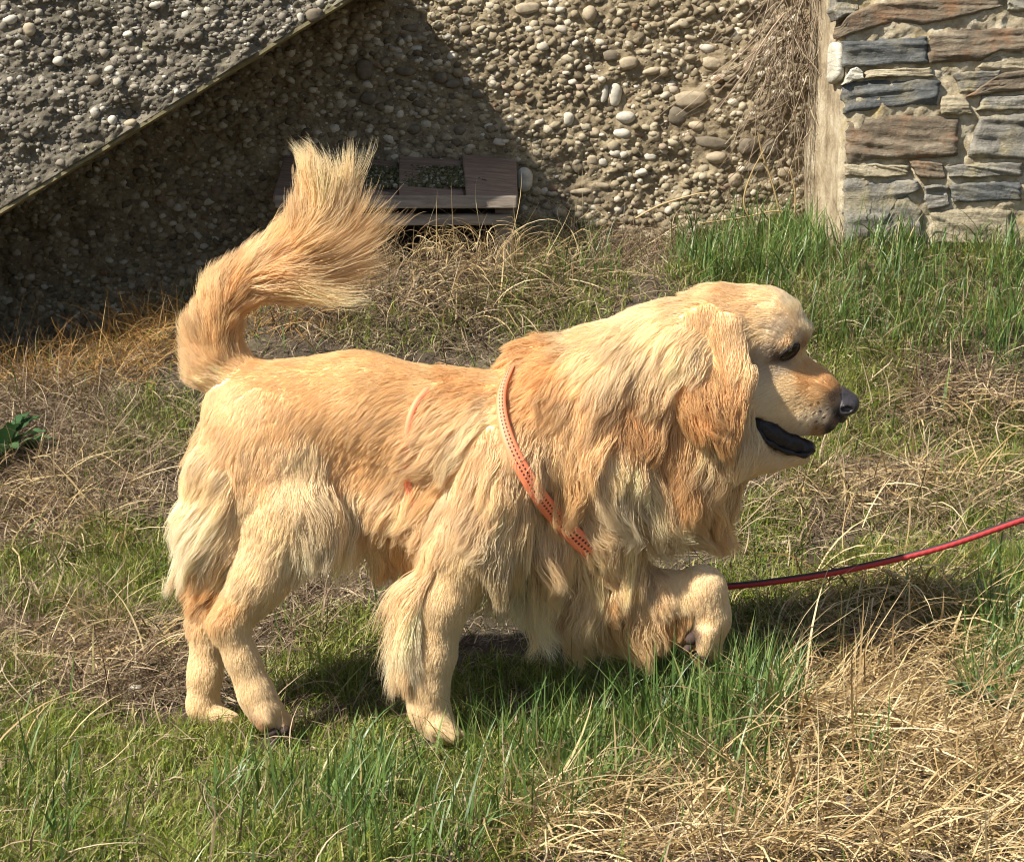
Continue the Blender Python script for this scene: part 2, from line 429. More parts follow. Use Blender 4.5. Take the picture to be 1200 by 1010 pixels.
S_brown = mat_stone('schist_brown', [(0.3, (0.085, 0.065, 0.045)), (0.5, (0.165, 0.13, 0.09)), (0.7, (0.27, 0.225, 0.16))], (0.21, 0.125, 0.07))
S_grey = mat_stone('schist_grey', [(0.3, (0.10, 0.09, 0.075)), (0.5, (0.19, 0.175, 0.145)), (0.7, (0.30, 0.28, 0.23))], (0.33, 0.28, 0.17))
S_tan = mat_stone('stone_tan', [(0.3, (0.20, 0.165, 0.11)), (0.5, (0.32, 0.27, 0.18)), (0.7, (0.42, 0.36, 0.25))], (0.22, 0.18, 0.12))
S_white = mat_stone('stone_pale', [(0.3, (0.38, 0.34, 0.26)), (0.5, (0.50, 0.46, 0.37)), (0.7, (0.6, 0.57, 0.48))], None)
# mortar body: front sheet + left return
sx = lines(0.679, 0.682, 1.2, 4.5, 0.01, 8)[7:]; sz_ = np.concatenate([[-.2, .1], np.arange(.3, 1.2, .006), np.arange(1.2, 2.0, .014), np.linspace(2.02, 3.2, 30)])
c0 = at(986, 150, STONE_Y)[0]
sx = np.concatenate([np.arange(c0, 1.25, 0.006), np.arange(1.256, 2.5, .012), np.linspace(2.52, 4.5, 30)])
X, Z = np.meshgrid(sx, sz_, indexing='ij')
Yf = STONE_Y - 0.001 - 0.020 * fbm(X * 12, Z * 20, 3, 2) - 0.016 * fbm(X * 45, Z * 45, 3, 3) - .012 * fbm(X * 110, Z * 110, 2, 4)
Yf[0] = STONE_Y + 0.03
X = X + 0; X[0] += 0.012 * fbm(Z[0] * 9, Z[0] * 3, 3, 1)
child('mortar_bed', mesh_np('mortar_bed', np.stack([X, Yf, Z], -1), grid_faces(len(sx), len(sz_))), M_mortar, sw)
ry = np.linspace(STONE_Y + 0.03, WALL_Y + 0.05, 28)
Yr, Zr = np.meshgrid(ry, sz_, indexing='ij')
Xr = c0 - 0.028 * fbm(Yr * 9, Zr * 5, 4, 5) - 0.02 * sstep(0, 1, (Yr - STONE_Y) / 0.5)
Xr[0] = X[0]
M_plaster = mat_rock('plaster_return', [(0.3, (0.16, 0.12, 0.07)), (0.5, (0.34, 0.27, 0.175)), (0.68, (0.48, 0.41, 0.29))], 14, 0.008)
child('plaster_edge', mesh_np('plaster_edge', np.stack([Xr, Yr, Zr], -1), grid_faces(len(ry), len(sz_))[:, ::-1]), M_plaster, sw)
def CR(pts): return [(900 + a * 0.3168, b * 0.3168) for a, b in pts]
stones = [
    ([(-0 + 245, -30), (345, -30)], [(250, 78), (340, 40)], S_grey, .10),
    ([(272, 95), (300, 48), (400, 14), (730, -22), (880, -25)], [(268, 142), (330, 118), (480, 84), (570, 96), (720, 62), (880, 24)], S_brown, .10),
    ([(890, -30), (1000, -30)], [(888, 42), (1000, 40)], S_grey, .1),
    ([(284, 152), (440, 146), (588, 132)], [(276, 246), (430, 244), (590, 234)], S_slate, .12),
    ([(592, 132), (700, 112), (820, 108), (990, 96)], [(592, 235), (700, 230), (790, 224), (860, 190), (990, 185)], S_brown, .12),
    ([(300, 258), (330, 246), (350, 268)], [(276, 316), (320, 300), (360, 292)], S_white, .09),
    ([(786, 232), (860, 198), (1000, 190)], [(782, 252), (870, 258), (1000, 255)], S_tan, .1),
    ([(286, 300), (460, 296), (638, 298)], [(280, 420), (430, 400), (520, 392), (632, 390)], S_slate, .12),
    ([(690, 272), (760, 262), (862, 264)], [(712, 346), (780, 336), (858, 310)], S_grey, .1),
    ([(868, 272), (1000, 250)], [(720, 362), (860, 345), (1000, 330)], S_brown, .09),
    ([(290, 448), (470, 430), (600, 428), (705, 440)], [(292, 600), (430, 590), (560, 588), (700, 575)], S_brown, .11),
    ([(790, 432), (880, 424), (1000, 418)], [(740, 585), (860, 590), (1000, 590)], S_grey, .11),
    ([(286, 612), (400, 606), (525, 614)], [(286, 652), (400, 658), (520, 650)], S_tan, .09),
    ([(660, 614), (800, 606), (940, 604)], [(672, 655), (800, 660), (940, 650)], S_grey, .09),
    ([(284, 664), (420, 662), (560, 668)], [(284, 900), (410, 880), (480, 740), (560, 700)], S_grey, .1),
    ([(392, 835), (430, 760), (520, 722), (570, 780)], [(392, 900), (450, 905), (520, 905), (580, 900)], S_grey, .1),
    ([(676, 682), (800, 676), (940, 674)], [(682, 746), (800, 748), (940, 742)], S_slate, .1),
    ([(366, 262), (480, 256), (600, 250)], [(366, 290), (480, 286), (620, 284)], S_tan, .05),
    ([(640, 362), (690, 352), (740, 372)], [(640, 425), (700, 428), (760, 424)], S_tan, .06),
    ([(800, 360), (900, 352), (1000, 345)], [(770, 412), (900, 408), (1000, 405)], S_grey, .08),
    ([(530, 600), (590, 598), (650, 602)], [(560, 660), (600, 664), (660, 660)], S_brown, .08),
    ([(575, 690), (620, 684), (668, 690)], [(590, 775), (630, 772), (676, 760)], S_grey, .08),
    ([(955, 664), (1100, 660)], [(955, 760), (1100, 765)], S_tan, .1),
    ([(610, 780), (760, 770), (900, 775)], [(610, 900), (760, 905), (900, 905)], S_tan, .1),
]
for k, (a, b, m_, d_) in enumerate(stones):
    slab_stone(sw, (CR(a), CR(b)), STONE_Y - 0.012, d_, m_, 'stone', k + 1)
# further courses beyond the picture
r = np.random.default_rng(44)
def to_px(xx, zz): a_, b_ = proj(np.array([xx, STONE_Y - .012, zz])); return (float(a_), float(b_))
zc = .62; kk = 60
while zc < 1.75:
    hh = r.uniform(.05, .10); xx = 1.20 if zc < 1.14 else c0 + .01
    while xx < 2.3:
        ww = r.uniform(.12, .34); zt = zc + hh * r.uniform(.8, 1)
        slab_stone(sw, ([to_px(xx, zt), to_px(xx + ww * .5, zt + r.normal(0, .006)), to_px(xx + ww, zt - r.uniform(0, .012))], [to_px(xx + .004, zc), to_px(xx + ww * .5, zc + r.normal(0, .006)), to_px(xx + ww - .006, zc + .004)]),
                   STONE_Y - .012, .1, r.choice([S_slate, S_brown, S_grey, S_tan, S_grey]), 'stone', kk); kk += 1
        xx += ww + r.uniform(.012, .035)
    zc += hh + .014
# pale stone end showing on the return face
Vw, Tw = pebble_set(np.zeros(1), np.zeros(1), np.ones(1), np.ones(1), np.ones(1), np.zeros(1), np.zeros(1), np.array([0.4]), ICO3)
P0 = at(979, 74, STONE_Y + 0.05)
o = child('stone', mesh_np('stone', np.sign(Vw) * np.abs(Vw) ** .7 * np.array([0.016, 0.06, 0.036]) + P0 + np.array([0.004, 0.0, 0]), None, Tw), S_white, sw)


SPEB = [(0.0, (0.07, 0.06, 0.045)), (0.4, (0.145, 0.125, 0.092)), (0.8, (0.23, 0.20, 0.155)), (0.95, (0.34, 0.31, 0.25)), (1.0, (0.46, 0.43, 0.36))]
M_speb1 = mat_island('stair_pebble_single', SPEB, 0.85, per_object=True, bumpy=110)
# ------------------------------------------------------------------ stair slab, upper left
st = empty('stair_flank', (-1.0, SLAB_Y, 1.0))
tag(st, 'grey pebbledash flank of an outside stair slanting across the upper left', 'stair')
A0 = at(0, 247, SLAB_Y); A1 = at(405, -1, SLAB_Y)
slope = (A1[2] - A0[2]) / (A1[0] - A0[0])
ZTOP = A1[2] + 0.03
xend = A1[0] + (ZTOP - A1[2]) / slope - 0.004
ux = np.concatenate([np.linspace(-3.2, -2.2, 40)[:-1], np.arange(-2.2, -1.2, .012), np.arange(-1.2, xend, 0.005), [xend]])
vv = np.linspace(0, 1, 170)
X, Vv = np.meshgrid(ux, vv, indexing='ij')
Zb = A0[2] + (X - A0[0]) * slope
Z = Zb + Vv * (ZTOP - Zb)
hole = at(152, 133, SLAB_Y)
def slab_y(x, z):
    return SLAB_Y - 0.03 * fbm(x * 7, z * 7, 3, 1) - 0.03 * fbm(x * 30, z * 34, 3, 2) - 0.016 * np.abs(fbm(x * 80, z * 85, 2, 3)) - 0.008 * fbm(x * 140, z * 140, 1, 4) \
        + 0.04 * np.exp(-(((x - hole[0]) / 0.035) ** 2 + ((z - hole[2]) / 0.022) ** 2))
Yf = slab_y(X, Z)
Yf = Yf + 0.015 * (Vv < 0.004)
bag = Bag(); bag.add(np.stack([X, Yf, Z], -1), grid_faces(len(ux), len(vv)))
bot = np.stack([X[:, 0], Yf[:, 0], Z[:, 0]], -1); botb = bot.copy(); botb[:, 1] = WALL_Y + 0.1; botb[:, 2] += 0.09
bag.add(np.concatenate([bot, botb]), [[i, i + len(ux), i + 1 + len(ux), i + 1] for i in range(len(ux) - 1)])
en = np.stack([X[-1], Yf[-1], Z[-1]], -1); enb = en.copy(); enb[:, 1] = WALL_Y + 0.1
bag.add(np.concatenate([en, enb]), [[i, i + len(vv), i + 1 + len(vv), i + 1] for i in range(len(vv) - 1)])
top = np.stack([X[:, -1], Yf[:, -1], Z[:, -1]], -1); topb = top.copy(); topb[:, 1] = WALL_Y + 0.1
bag.add(np.concatenate([top, topb]), [[i, i + 1, i + 1 + len(ux), i + len(ux)] for i in range(len(ux) - 1)])
child('stair_side', bag.mesh('stair_side'), M_slab, st)
# edge strip along the underside
e0 = np.array([-3.2, A0[2] + (-3.2 - A0[0]) * slope]); e1 = np.array([xend, A0[2] + (xend - A0[0]) * slope])
nn = 120
t = np.linspace(0, 1, nn)
ex = e0[0] + (e1[0] - e0[0]) * t; ez = e0[1] + (e1[1] - e0[1]) * t
prof = [(0.004, 0.001), (0.004, -0.0065), (0.05, -0.0065), (0.05, 0.001)]
V = np.stack([np.stack([ex, np.full(nn, SLAB_Y - 0.004 + a) + 0.004 * fbm(t * 40, t * 0 + a * 9, 3, 2), ez + b + 0.004 * fbm(t * 50, t * 0 + b * 50, 3, 1)], -1) for a, b in prof], 1)
i = np.arange(nn - 1)[:, None] * 4; j = np.arange(4)[None]; j1 = (j + 1) % 4
child('edge_strip', mesh_np('edge_strip', V, np.stack([i + j, i + j1, i + 4 + j1, i + 4 + j], -1).reshape(-1, 4), None, False),
      mat_rock('edge_wood', [(0.3, (0.10, 0.085, 0.045)), (0.5, (0.17, 0.145, 0.075)), (0.7, (0.25, 0.21, 0.12))], 20, 0.003), st)
x, zz, sz, asp, an, sd = scatter_pebbles(26000, -2.2, xend - 0.02, 0.012, 1.2, 0.003, 0.011, 2.4, 12)
z = A0[2] + (x - A0[0]) * slope + zz
q_ = z < ZTOP - 0.01; x, z, sz, asp, an, sd = [a[q_] for a in (x, z, sz, asp, an, sd)]
pxx, pyy = proj(np.stack([x, np.full_like(x, SLAB_Y), z], -1))
inv = (pxx > 0) & (pyy > 0)
o_ = np.argsort(-(sz * inv)); x, z, sz, asp, an, sd = [a[o_] for a in (x, z, sz, asp, an, sd)]
for (hx, hy, hw, hh, hm) in [(152, 145, 14, 9, 't'), (132, 142, 10, 11, 'w'), (68, 72, 12, 11, 'w'), (37, 35, 14, 12, 't'), (150, 40, 10, 7, 'w'), (353, 21, 8, 9, 'w'), (370, 18, 20, 12, 'd'),
                             (183, 7, 14, 8, 'w'), (12, 24, 16, 10, 'w'), (110, 95, 14, 12, 'd'), (128, 82, 10, 8, 'w'), (148, 132, 10, 9, 'd')]:
    P = at(hx, hy, SLAB_Y); q = 4.15 / FPX
    pebble_part(st, P[0], slab_y(P[0], P[2]) - 0.003, P[2], hw * q / 2, hh * q / 2, hh * q * .5, 0.2, random.randrange(5), {'w': M_pebw, 't': M_pebt, 'd': M_pebd}[hm])
for k in range(150):
    pebble_part(st, x[k], slab_y(x[k], z[k]) + 0.25 * sz[k], z[k], sz[k], sz[k] * asp[k], sz[k] * 0.7, an[k], 5 + k % 5, M_speb1)
x, z, sz, asp, an, sd = [a[150:] for a in (x, z, sz, asp, an, sd)]
Vp, Tp = pebble_set(x, z, sz, sz * asp, sz * 0.7, an, slab_y(x, z) + 0.2 * sz, sd)
# unseen dry stems added above the frame to fray the stair's shadow edge
r = np.random.default_rng(55); bag = Bag()
for k in range(1500):
    xs = xend - 0.02 - abs(r.normal(0, .20)); b0 = np.array([xs, r.uniform(SLAB_Y + .02, WALL_Y), ZTOP]); a_ = r.uniform(0, 6.28); L_ = r.uniform(.05, .26); q = r.uniform(.5, 1.4)
    pts = [b0 + np.array([math.cos(a_) * math.sin(q * t) * .6, math.sin(a_) * math.sin(q * t) * .4, math.cos(q * t * .9)]) * L_ * t for t in np.linspace(0, 1, 6)]
    Vt, Qt = tube(pts, np.linspace(.0016, .0006, 6), 4); bag.add(Vt, Qt)
SHADOW_STEMS = bag
tag(child('small_pebbles', mesh_np('small_pebbles', Vp, None, Tp), mat_island('stair_pebbles', SPEB, 0.8, bumpy=90), st), kind='stuff')

tag(link('shadow_stems', SHADOW_STEMS.mesh('shadow_stems'), mat_island('shadow_stem_straw', [(0, (.2, .14, .08)), (1, (.4, .3, .18))], .8)), 'unseen dry stems added on the stair top to break up its shadow on the wall', 'dry grass', kind='stuff')
# ------------------------------------------------------------------ wooden hatch at the wall foot
def box_px(x0, y0, x1, y1, yf, yb, jit=0.0, n=1):
    a = at(x0, y0, yf); b = at(x1, y1, yf)
    V = []
    for yy in (yf, yb):
        for xx, zz in ((a[0], b[2]), (b[0], b[2]), (b[0], a[2]), (a[0], a[2])):
            V.append((xx, yy, zz))
    V = np.array(V) + RNG.normal(0, jit, (8, 3))
    Q = [[0, 1, 2, 3], [5, 4, 7, 6], [4, 0, 3, 7], [1, 5, 6, 2], [3, 2, 6, 7], [4, 5, 1, 0]]
    return V, Q
def wood(name, a, b, c, scale=1.0):
    m, nt, p = new_mat(name); co = objco(nt)
    mp = nt.nodes.new('ShaderNodeMapping'); mp.inputs['Scale'].default_value = (6 * scale, 40, 40); nt.links.new(co, mp.inputs[0])
    n = noise(nt, 2.0, 8, 0.65, mp.outputs[0], 0.5)
    nt.links.new(ramp(nt, n.outputs[0], [(0.3, a), (0.5, b), (0.7, c)]), p.inputs['Base Color'])
    p.inputs['Roughness'].default_value = 0.85; bump(nt, p, n.outputs[0], 0.6, 0.004)
    return m
M_lid = wood('lid_weathered', (0.10, 0.066, 0.045), (0.18, 0.125, 0.09), (0.27, 0.20, 0.155))
M_board = wood('board_grey', (0.11, 0.085, 0.065), (0.19, 0.155, 0.12), (0.27, 0.23, 0.185))
M_dark = mat_plain('void_shade', (0.012, 0.011, 0.01), 0.95, 0.1)  # near-black colour that carries the shade inside the hatch
hatch = empty('wooden_hatch', tuple(at(465, 290, 1.66)))
tag(hatch, 'low weathered wooden box with sloping lid at the foot of the wall', 'box')
def bev(o, w=0.003):
    md = o.modifiers.new('bevel', 'BEVEL'); md.width = w; md.segments = 2; md.limit_method = 'ANGLE'
    return o
# lid: four boards side by side running from wall to front, sloping
yf, yb = 1.58, 1.93
for (xa, xb, xc, xd, mt, dz) in [(320, 404, 333, 405, M_lid, .004), (405.5, 466, 406, 466, M_lid, 0), (467.5, 545, 467.5, 540, M_lid, .003), (546.5, 607, 541.5, 605, M_lid, .006)]:
    bl, br = at(xa, 240, yf), at(xb, 247, yf); tl, tr = at(xc, 192, yb), at(xd, 198, yb)
    q = np.array([bl, br, tr, tl]); q[:, 2] += dz
    V = np.concatenate([q, q + np.array([0, 0, 0.016])])
    Q = [[3, 2, 1, 0], [4, 5, 6, 7], [0, 1, 5, 4], [1, 2, 6, 5], [2, 3, 7, 6], [3, 0, 4, 7]]
    bev(child('lid_board', mesh_np('lid_board', V, Q, None, False), mt, hatch))
V, Q = box_px(322, 229, 606, 244, yf - 0.016, yf - 0.002, 0.001); bev(child('lid_front_strip', mesh_np('lid_front_strip', V, Q, None, False), M_board, hatch))
V, Q = box_px(332, 251, 600, 264, yf + 0.004, yf + 0.035, 0.001); bev(child('front_rail', mesh_np('front_rail', V, Q, None, False), M_board, hatch))
for a, b in ((328, 352), (580, 603)):
    V, Q = box_px(a, 245, b, 335, yf + 0.03, yf + 0.08, 0.001); bev(child('post', mesh_np('post', V, Q, None, False), M_board, hatch))
V, Q = box_px(352, 245, 580, 340, yf + 0.10, yf + 0.12); child('opening_shade', mesh_np('opening_shade', V, Q, None, False), M_dark, hatch)  # black sheet painted as the shade in the opening, not a board
# moss and crumbs on the lid
r = np.random.default_rng(5); N = 1100
u, v_ = r.random(N), r.random(N)
xs = 425 + 135 * u + r.normal(0, 6, N); ys = 205 + 24 * v_
P = at(xs, ys, 1.58 + (240 - ys) / 45 * 0.35); P[:, 2] += 0.018
V, T = pebble_set(P[:, 0], P[:, 2], r.uniform(.002, .007, N), r.uniform(.002, .006, N), r.uniform(.002, .006, N), r.random(N) * 3, P[:, 1], r.random(N))
tag(child('moss', mesh_np('moss', V, None, T), mat_island('moss_litter', [(0, (0.035, 0.04, 0.012)), (0.5, (0.07, 0.07, 0.025)), (0.8, (0.13, 0.10, 0.05)), (1, (0.3, 0.28, 0.22))], 0.9), hatch), kind='stuff')

# ------------------------------------------------------------------ grass, straw and weeds
PAWS = [(510, 862, -.08, .035), (322, 852, -.06, .04), (250, 845, .03, .035)]
PAWP = [(at(a, b, c)[0], c, r_) for a, b, c, r_ in PAWS]
def ell(px, py, lst):
    w = np.zeros_like(px)
    for cx, cy, rx, ry, a in lst:
        d = np.hypot((px - cx) / rx, (py - cy) / ry)
        w = np.maximum(w, a * np.clip((1.25 - d) / 0.5, 0, 1))
    return w
def wall_limit(x):
    return np.where(x > c0 - 0.02, STONE_Y - 0.01, WALL_Y - 0.03)
def seeds(N, masks, base, seed, x0=-1.35, x1=1.3, y0=-0.85, clump=0.0, clump_n=40):
    r = np.random.default_rng(seed)
    x = r.uniform(x0, x1, N); y = r.uniform(y0, 1.93, N)
    if clump:
        cx = r.uniform(x0, x1, N // clump_n); cy = r.uniform(y0, 1.93, N // clump_n)
        k = r.integers(0, len(cx), N)
        x = cx[k] + r.normal(0, clump, N); y = cy[k] + r.normal(0, clump, N)
    z = gz(x, y); px, py = proj(np.stack([x, y, z], -1))
    w = np.maximum(ell(px, py, masks), base) if masks else np.full(N, base)
    w = w * (0.45 + 1.1 * np.clip(vnoise(x * 14 + seed, y * 14, seed), 0, 1))
    k = (r.random(N) < w) & (y < wall_limit(x)) & (px > -120) & (px < 1320) & (py < 1120)
    for a, b, c in PAWP: k &= (x - a) ** 2 + (y - b) ** 2 > c * c
    return x[k], y[k], z[k], r
def outside(N, seed, dens):
    r = np.random.default_rng(seed)
    x = r.uniform(-2.6, 2.6, N); y = r.uniform(-1.7, 1.93, N); z = gz(x, y); px, py = proj(np.stack([x, y, z], -1))
    k = ((px < -20) | (px > 1220) | (py > 1060) | (y < -.85)) & (y < wall_limit(x)) & (r.random(N) < dens * (.4 + 1.2 * vnoise(x * 9, y * 9, seed)))
    return x[k], y[k], z[k]
def both(a, N, seed, dens):
    b = outside(N, seed, dens); return np.r_[a[0], b[0]], np.r_[a[1], b[1]], np.r_[a[2], b[2]], a[3]
def blades(name, x, y, z, r, hmin, hmax, wmin, wmax, lean, bend, segs=4, elev=None, az=None, azs=None, lift=0.0, curl=0.0):
    N = len(x)
    h = hmin + (hmax - hmin) * r.random(N) ** 1.3
    h = h * (0.62 + 0.85 * vnoise(x * 11, y * 11, 6))
    a = r.uniform(0, 2 * np.pi, N) if az is None else r.normal(az, azs, N)
    el = (np.pi / 2 - np.abs(r.normal(0, lean, N))) if elev is None else np.clip(r.normal(elev[0], elev[1], N), -0.3, 1.5)
    b = r.normal(bend, abs(bend) * 0.6 + 0.1, N); cu = r.normal(0, curl, N) if curl else np.zeros(N)
    P = [np.stack([x, y, z - 0.004 + lift * r.random(N)], -1)]
    W = []
    wd = r.uniform(wmin, wmax, N) / 2
    tw = r.uniform(0, 2 * np.pi, N)
    for s in range(segs):
        e = el - b * (s / segs); aa = a + cu * s
        d = np.stack([np.cos(e) * np.cos(aa), np.cos(e) * np.sin(aa), np.sin(e)], -1)
        nxt = P[-1] + d * (h / segs)[:, None]
        if elev is not None:                                  # lying stems stay on top of the ground
            g = gz(nxt[:, 0], nxt[:, 1]) + 0.002; nxt[:, 2] = np.maximum(nxt[:, 2], g)
        P.append(nxt)
        side = np.stack([-np.sin(aa) * np.cos(tw * .3) , np.cos(aa) * np.cos(tw * .3), np.sin(tw * .3) * 0.6], -1)
        W.append(side)
    W.append(W[-1])
    P = np.stack(P, 1); W = np.stack(W, 1)
    t = np.linspace(0, 1, segs + 1)
    prof = np.clip(1.05 - t ** 2.2, 0.06, 1) * (0.75 + 0.6 * np.minimum(t * 3, 1) * 0.5)
    O = W * (wd[:, None] * prof[None])[..., None]
    V = np.stack([P - O, P + O], 2)                           # N, S+1, 2, 3
    S1 = segs + 1
    base = (np.arange(N) * S1 * 2)[:, None]; i = np.arange(segs)[None] * 2
    Q = np.stack([base + i, base + i + 1, base + i + 3, base + i + 2], -1).reshape(-1, 4)
    me = mesh_np(name, V.reshape(-1, 3), Q)
    at_ = me.attributes.new('along', 'FLOAT', 'POINT')
    at_.data.foreach_set('value', np.broadcast_to(t[None, :, None], (N, S1, 2)).astype(np.float32).ravel())
    return me
GREEN = [(0.0, (0.075, 0.125, 0.012)), (0.3, (0.14, 0.20, 0.018)), (0.58, (0.215, 0.255, 0.034)), (0.78, (0.31, 0.30, 0.075)), (1.0, (0.52, 0.43, 0.21))]
BLUEG = [(0.0, (0.05, 0.095, 0.02)), (0.4, (0.08, 0.145, 0.03)), (0.75, (0.125, 0.195, 0.042)), (0.92, (0.19, 0.25, 0.06)), (1.0, (0.44, 0.36, 0.17))]
STRAW = [(0.0, (0.15, 0.09, 0.035)), (0.25, (0.33, 0.22, 0.095)), (0.65, (0.50, 0.37, 0.18)), (1.0, (0.66, 0.53, 0.31))]
DEAD = [(0.0, (0.085, 0.055, 0.034)), (0.35, (0.17, 0.118, 0.074)), (0.7, (0.30, 0.22, 0.14)), (1.0, (0.50, 0.40, 0.26))]
ORANGE = [(0.0, (0.22, 0.11, 0.03)), (0.5, (0.36, 0.20, 0.06)), (1.0, (0.50, 0.34, 0.13))]
M_green = mat_island('lawn_green', GREEN, 0.5, 0.30, spec=0.35, tipcol=(0.20, 0.19, 0.07))
M_blue = mat_island('tall_green', BLUEG, 0.42, 0.28, spec=0.45, tipcol=(0.12, 0.16, 0.05))
M_straw = mat_island('straw_pale', STRAW, 0.55, 0.2, spec=0.35)
M_dead = mat_island('stems_dead', DEAD, 0.75, 0.15, spec=0.2)
M_orange = mat_island('straw_rusty', ORANGE, 0.6, 0.2, spec=0.3)

lawn = [(1060, 340, 160, 70, .8), (880, 330, 100, 40, .6), (560, 880, 200, 60, .7), (300, 960, 300, 70, 1), (1100, 610, 90, 30, .5), (170, 520, 60, 40, .5), (140, 655, 85, 42, 1), (110, 705, 95, 30, 1), (190, 700, 60, 30, .8), (20, 665, 40, 20, .7), (20, 790, 40, 35, .7), (60, 900, 140, 70, 1), (250, 900, 130, 50, 1), (120, 980, 260, 60, 1),
        (400, 745, 50, 30, .9), (390, 800, 60, 30, .8), (380, 910, 150, 60, 1), (480, 980, 150, 50, .8), (600, 840, 110, 60, 1), (720, 820, 80, 50, .8),
        (1010, 455, 55, 38, 1), (985, 520, 45, 25, .8), (1070, 520, 60, 22, .7), (1165, 520, 70, 36, 1), (905, 625, 40, 50, .9), (940, 560, 45, 30, .6), (1150, 580, 60, 20, .5), (1010, 600, 40, 20, .35),
        (960, 705, 120, 25, 1), (1100, 670, 130, 30, 1), (1150, 720, 80, 40, .8), (470, 390, 80, 25, .5), (640, 350, 90, 50, .5), (180, 490, 60, 30, .5), (1000, 390, 80, 50, .7), (880, 700, 60, 40, .8), (340, 800, 60, 30, .7)]
tall = [(470, 985, 110, 50, .9), (440, 940, 60, 40, .7), (640, 930, 90, 60, .5), (720, 880, 90, 50, .8), (850, 830, 80, 70, 1), (800, 900, 120, 50, .8), (860, 950, 60, 40, .5), (930, 760, 60, 40, .6), (560, 890, 60, 30, .7),
        (890, 310, 90, 45, 1), (1000, 350, 110, 70, 1), (1100, 340, 110, 70, 1), (1180, 350, 70, 90, 1), (1160, 790, 40, 60, .9), (1000, 930, 60, 40, .15), (40, 960, 60, 50, .3), (300, 960, 80, 40, .35), (1190, 690, 40, 30, .5), (660, 320, 60, 25, .25)]
straw_m = [(1060, 585, 130, 28, .3), (110, 770, 110, 36, .3), (1130, 490, 80, 35, .25), (70, 600, 100, 60, .16), (540, 330, 130, 50, .2), (1020, 800, 130, 110, 1), (1060, 900, 190, 110, 1), (900, 960, 160, 60, 1), (740, 975, 130, 45, .8), (1170, 940, 80, 90, 1), (1130, 760, 60, 40, .5), (640, 990, 80, 40, .4)]
dead_m = [(60, 600, 110, 60, 1), (1060, 360, 150, 80, .55), (90, 560, 130, 85, 1), (60, 500, 90, 60, .8), (220, 540, 70, 70, .9), (520, 330, 160, 80, 1), (480, 300, 120, 40, 1), (450, 380, 100, 40, .8), (640, 300, 90, 40, .9), (780, 290, 120, 25, .6), (1130, 480, 90, 45, .9), (1080, 440, 70, 50, .5),
          (110, 790, 130, 50, .8), (60, 740, 80, 40, .6), (240, 760, 60, 40, .7), (1030, 590, 140, 45, .9), (900, 600, 80, 60, .4), (350, 720, 90, 40, .8), (560, 850, 80, 30, .3), (330, 860, 60, 30, .4)]
orange_m = [(40, 450, 70, 14, 1), (120, 436, 60, 18, 1), (190, 395, 45, 40, 1), (165, 420, 50, 25, 1), (330, 385, 90, 14, .6)]

x, y, z, r = both(seeds(660000, lawn, 0.045, 21), 330000, 61, .6)
tag(link('short_grass', blades('short_grass', x, y, z, r, .016, .050, .0012, .0033, .50, 1.0), M_green), 'short green spring grass growing in tufts around the dog', 'grass', kind='stuff')
x, y, z, r = both(seeds(95000, tall, 0.010, 22, clump=0.03, clump_n=22), 30000, 62, .35)
tag(link('tall_grass', blades('tall_grass', x, y, z, r, .05, .125, .0022, .0046, .24, .6, 5), M_blue), 'tall blue green grass blades in front of the dog and along the walls', 'grass', kind='stuff')
x, y, z, r = seeds(120000, straw_m, 0.004, 23)
tag(link('straw_grass', blades('straw_grass', x, y, z, r, .04, .19, .0013, .0040, .5, .9, 6, elev=(.42, .40), az=math.radians(-50), azs=1.5, lift=.03, curl=.09), M_straw), 'heap of bleached dry straw grass at the lower right', 'dry grass', kind='stuff')
x, y, z, r = seeds(60000, straw_m, 0.0, 34)
tag(link('broken_straw', blades('broken_straw', x, y, z, r, .02, .08, .0018, .0046, .5, .12, 3, elev=(.2, .35), lift=.035, curl=.03), M_straw), 'flattened broken straw pieces lying through the heap at lower right', 'dry grass', kind='stuff')
x, y, z, r = seeds(2600, [(1010, 730, 60, 45, 1), (960, 800, 60, 70, .6), (880, 830, 50, 70, .35), (1080, 720, 60, 30, .5), (790, 960, 60, 30, .5)], 0.0, 24)
tag(link('straw_stalks', blades('straw_stalks', x, y, z, r, .05, .14, .0012, .0030, .35, 1.0, 6, curl=.15), M_straw), 'upright bleached grass stalks standing in the straw heap', 'dry grass', kind='stuff')
x, y, z, r = both(seeds(250000, dead_m, 0.15, 25), 120000, 63, .5)
tag(link('dead_thatch', blades('dead_thatch', x, y, z, r, .025, .13, .0009, .0030, .5, .9, 6, elev=(.40, .50), lift=.012, curl=.25), M_dead), 'brown matted dead grass stems on the bank and bare patches', 'dry grass', kind='stuff')
x, y, z, r = seeds(110000, orange_m, 0.0, 26)
tag(link('rusty_straw', blades('rusty_straw', x, y, z, r, .05, .15, .0010, .0026, .5, 1.0, 6, elev=(.6, .5), lift=.02, curl=.25), M_orange), 'rusty orange dry grass along the foot of the shaded wall', 'dry grass', kind='stuff')
# long bent stems over the hatch
x, y, z, r = seeds(60000, [(500, 300, 110, 28, .5), (590, 300, 60, 30, .6), (640, 310, 60, 24, .3)], 0.0, 27)
tag(link('arching_straw', blades('arching_straw', x, y, z + .03, r, .08, .20, .0010, .0026, .7, 2.6, 8, elev=(.95, .35), lift=.03, curl=.2), M_straw), 'arching dry straw stems spilling over the wooden hatch', 'dry grass', kind='stuff')

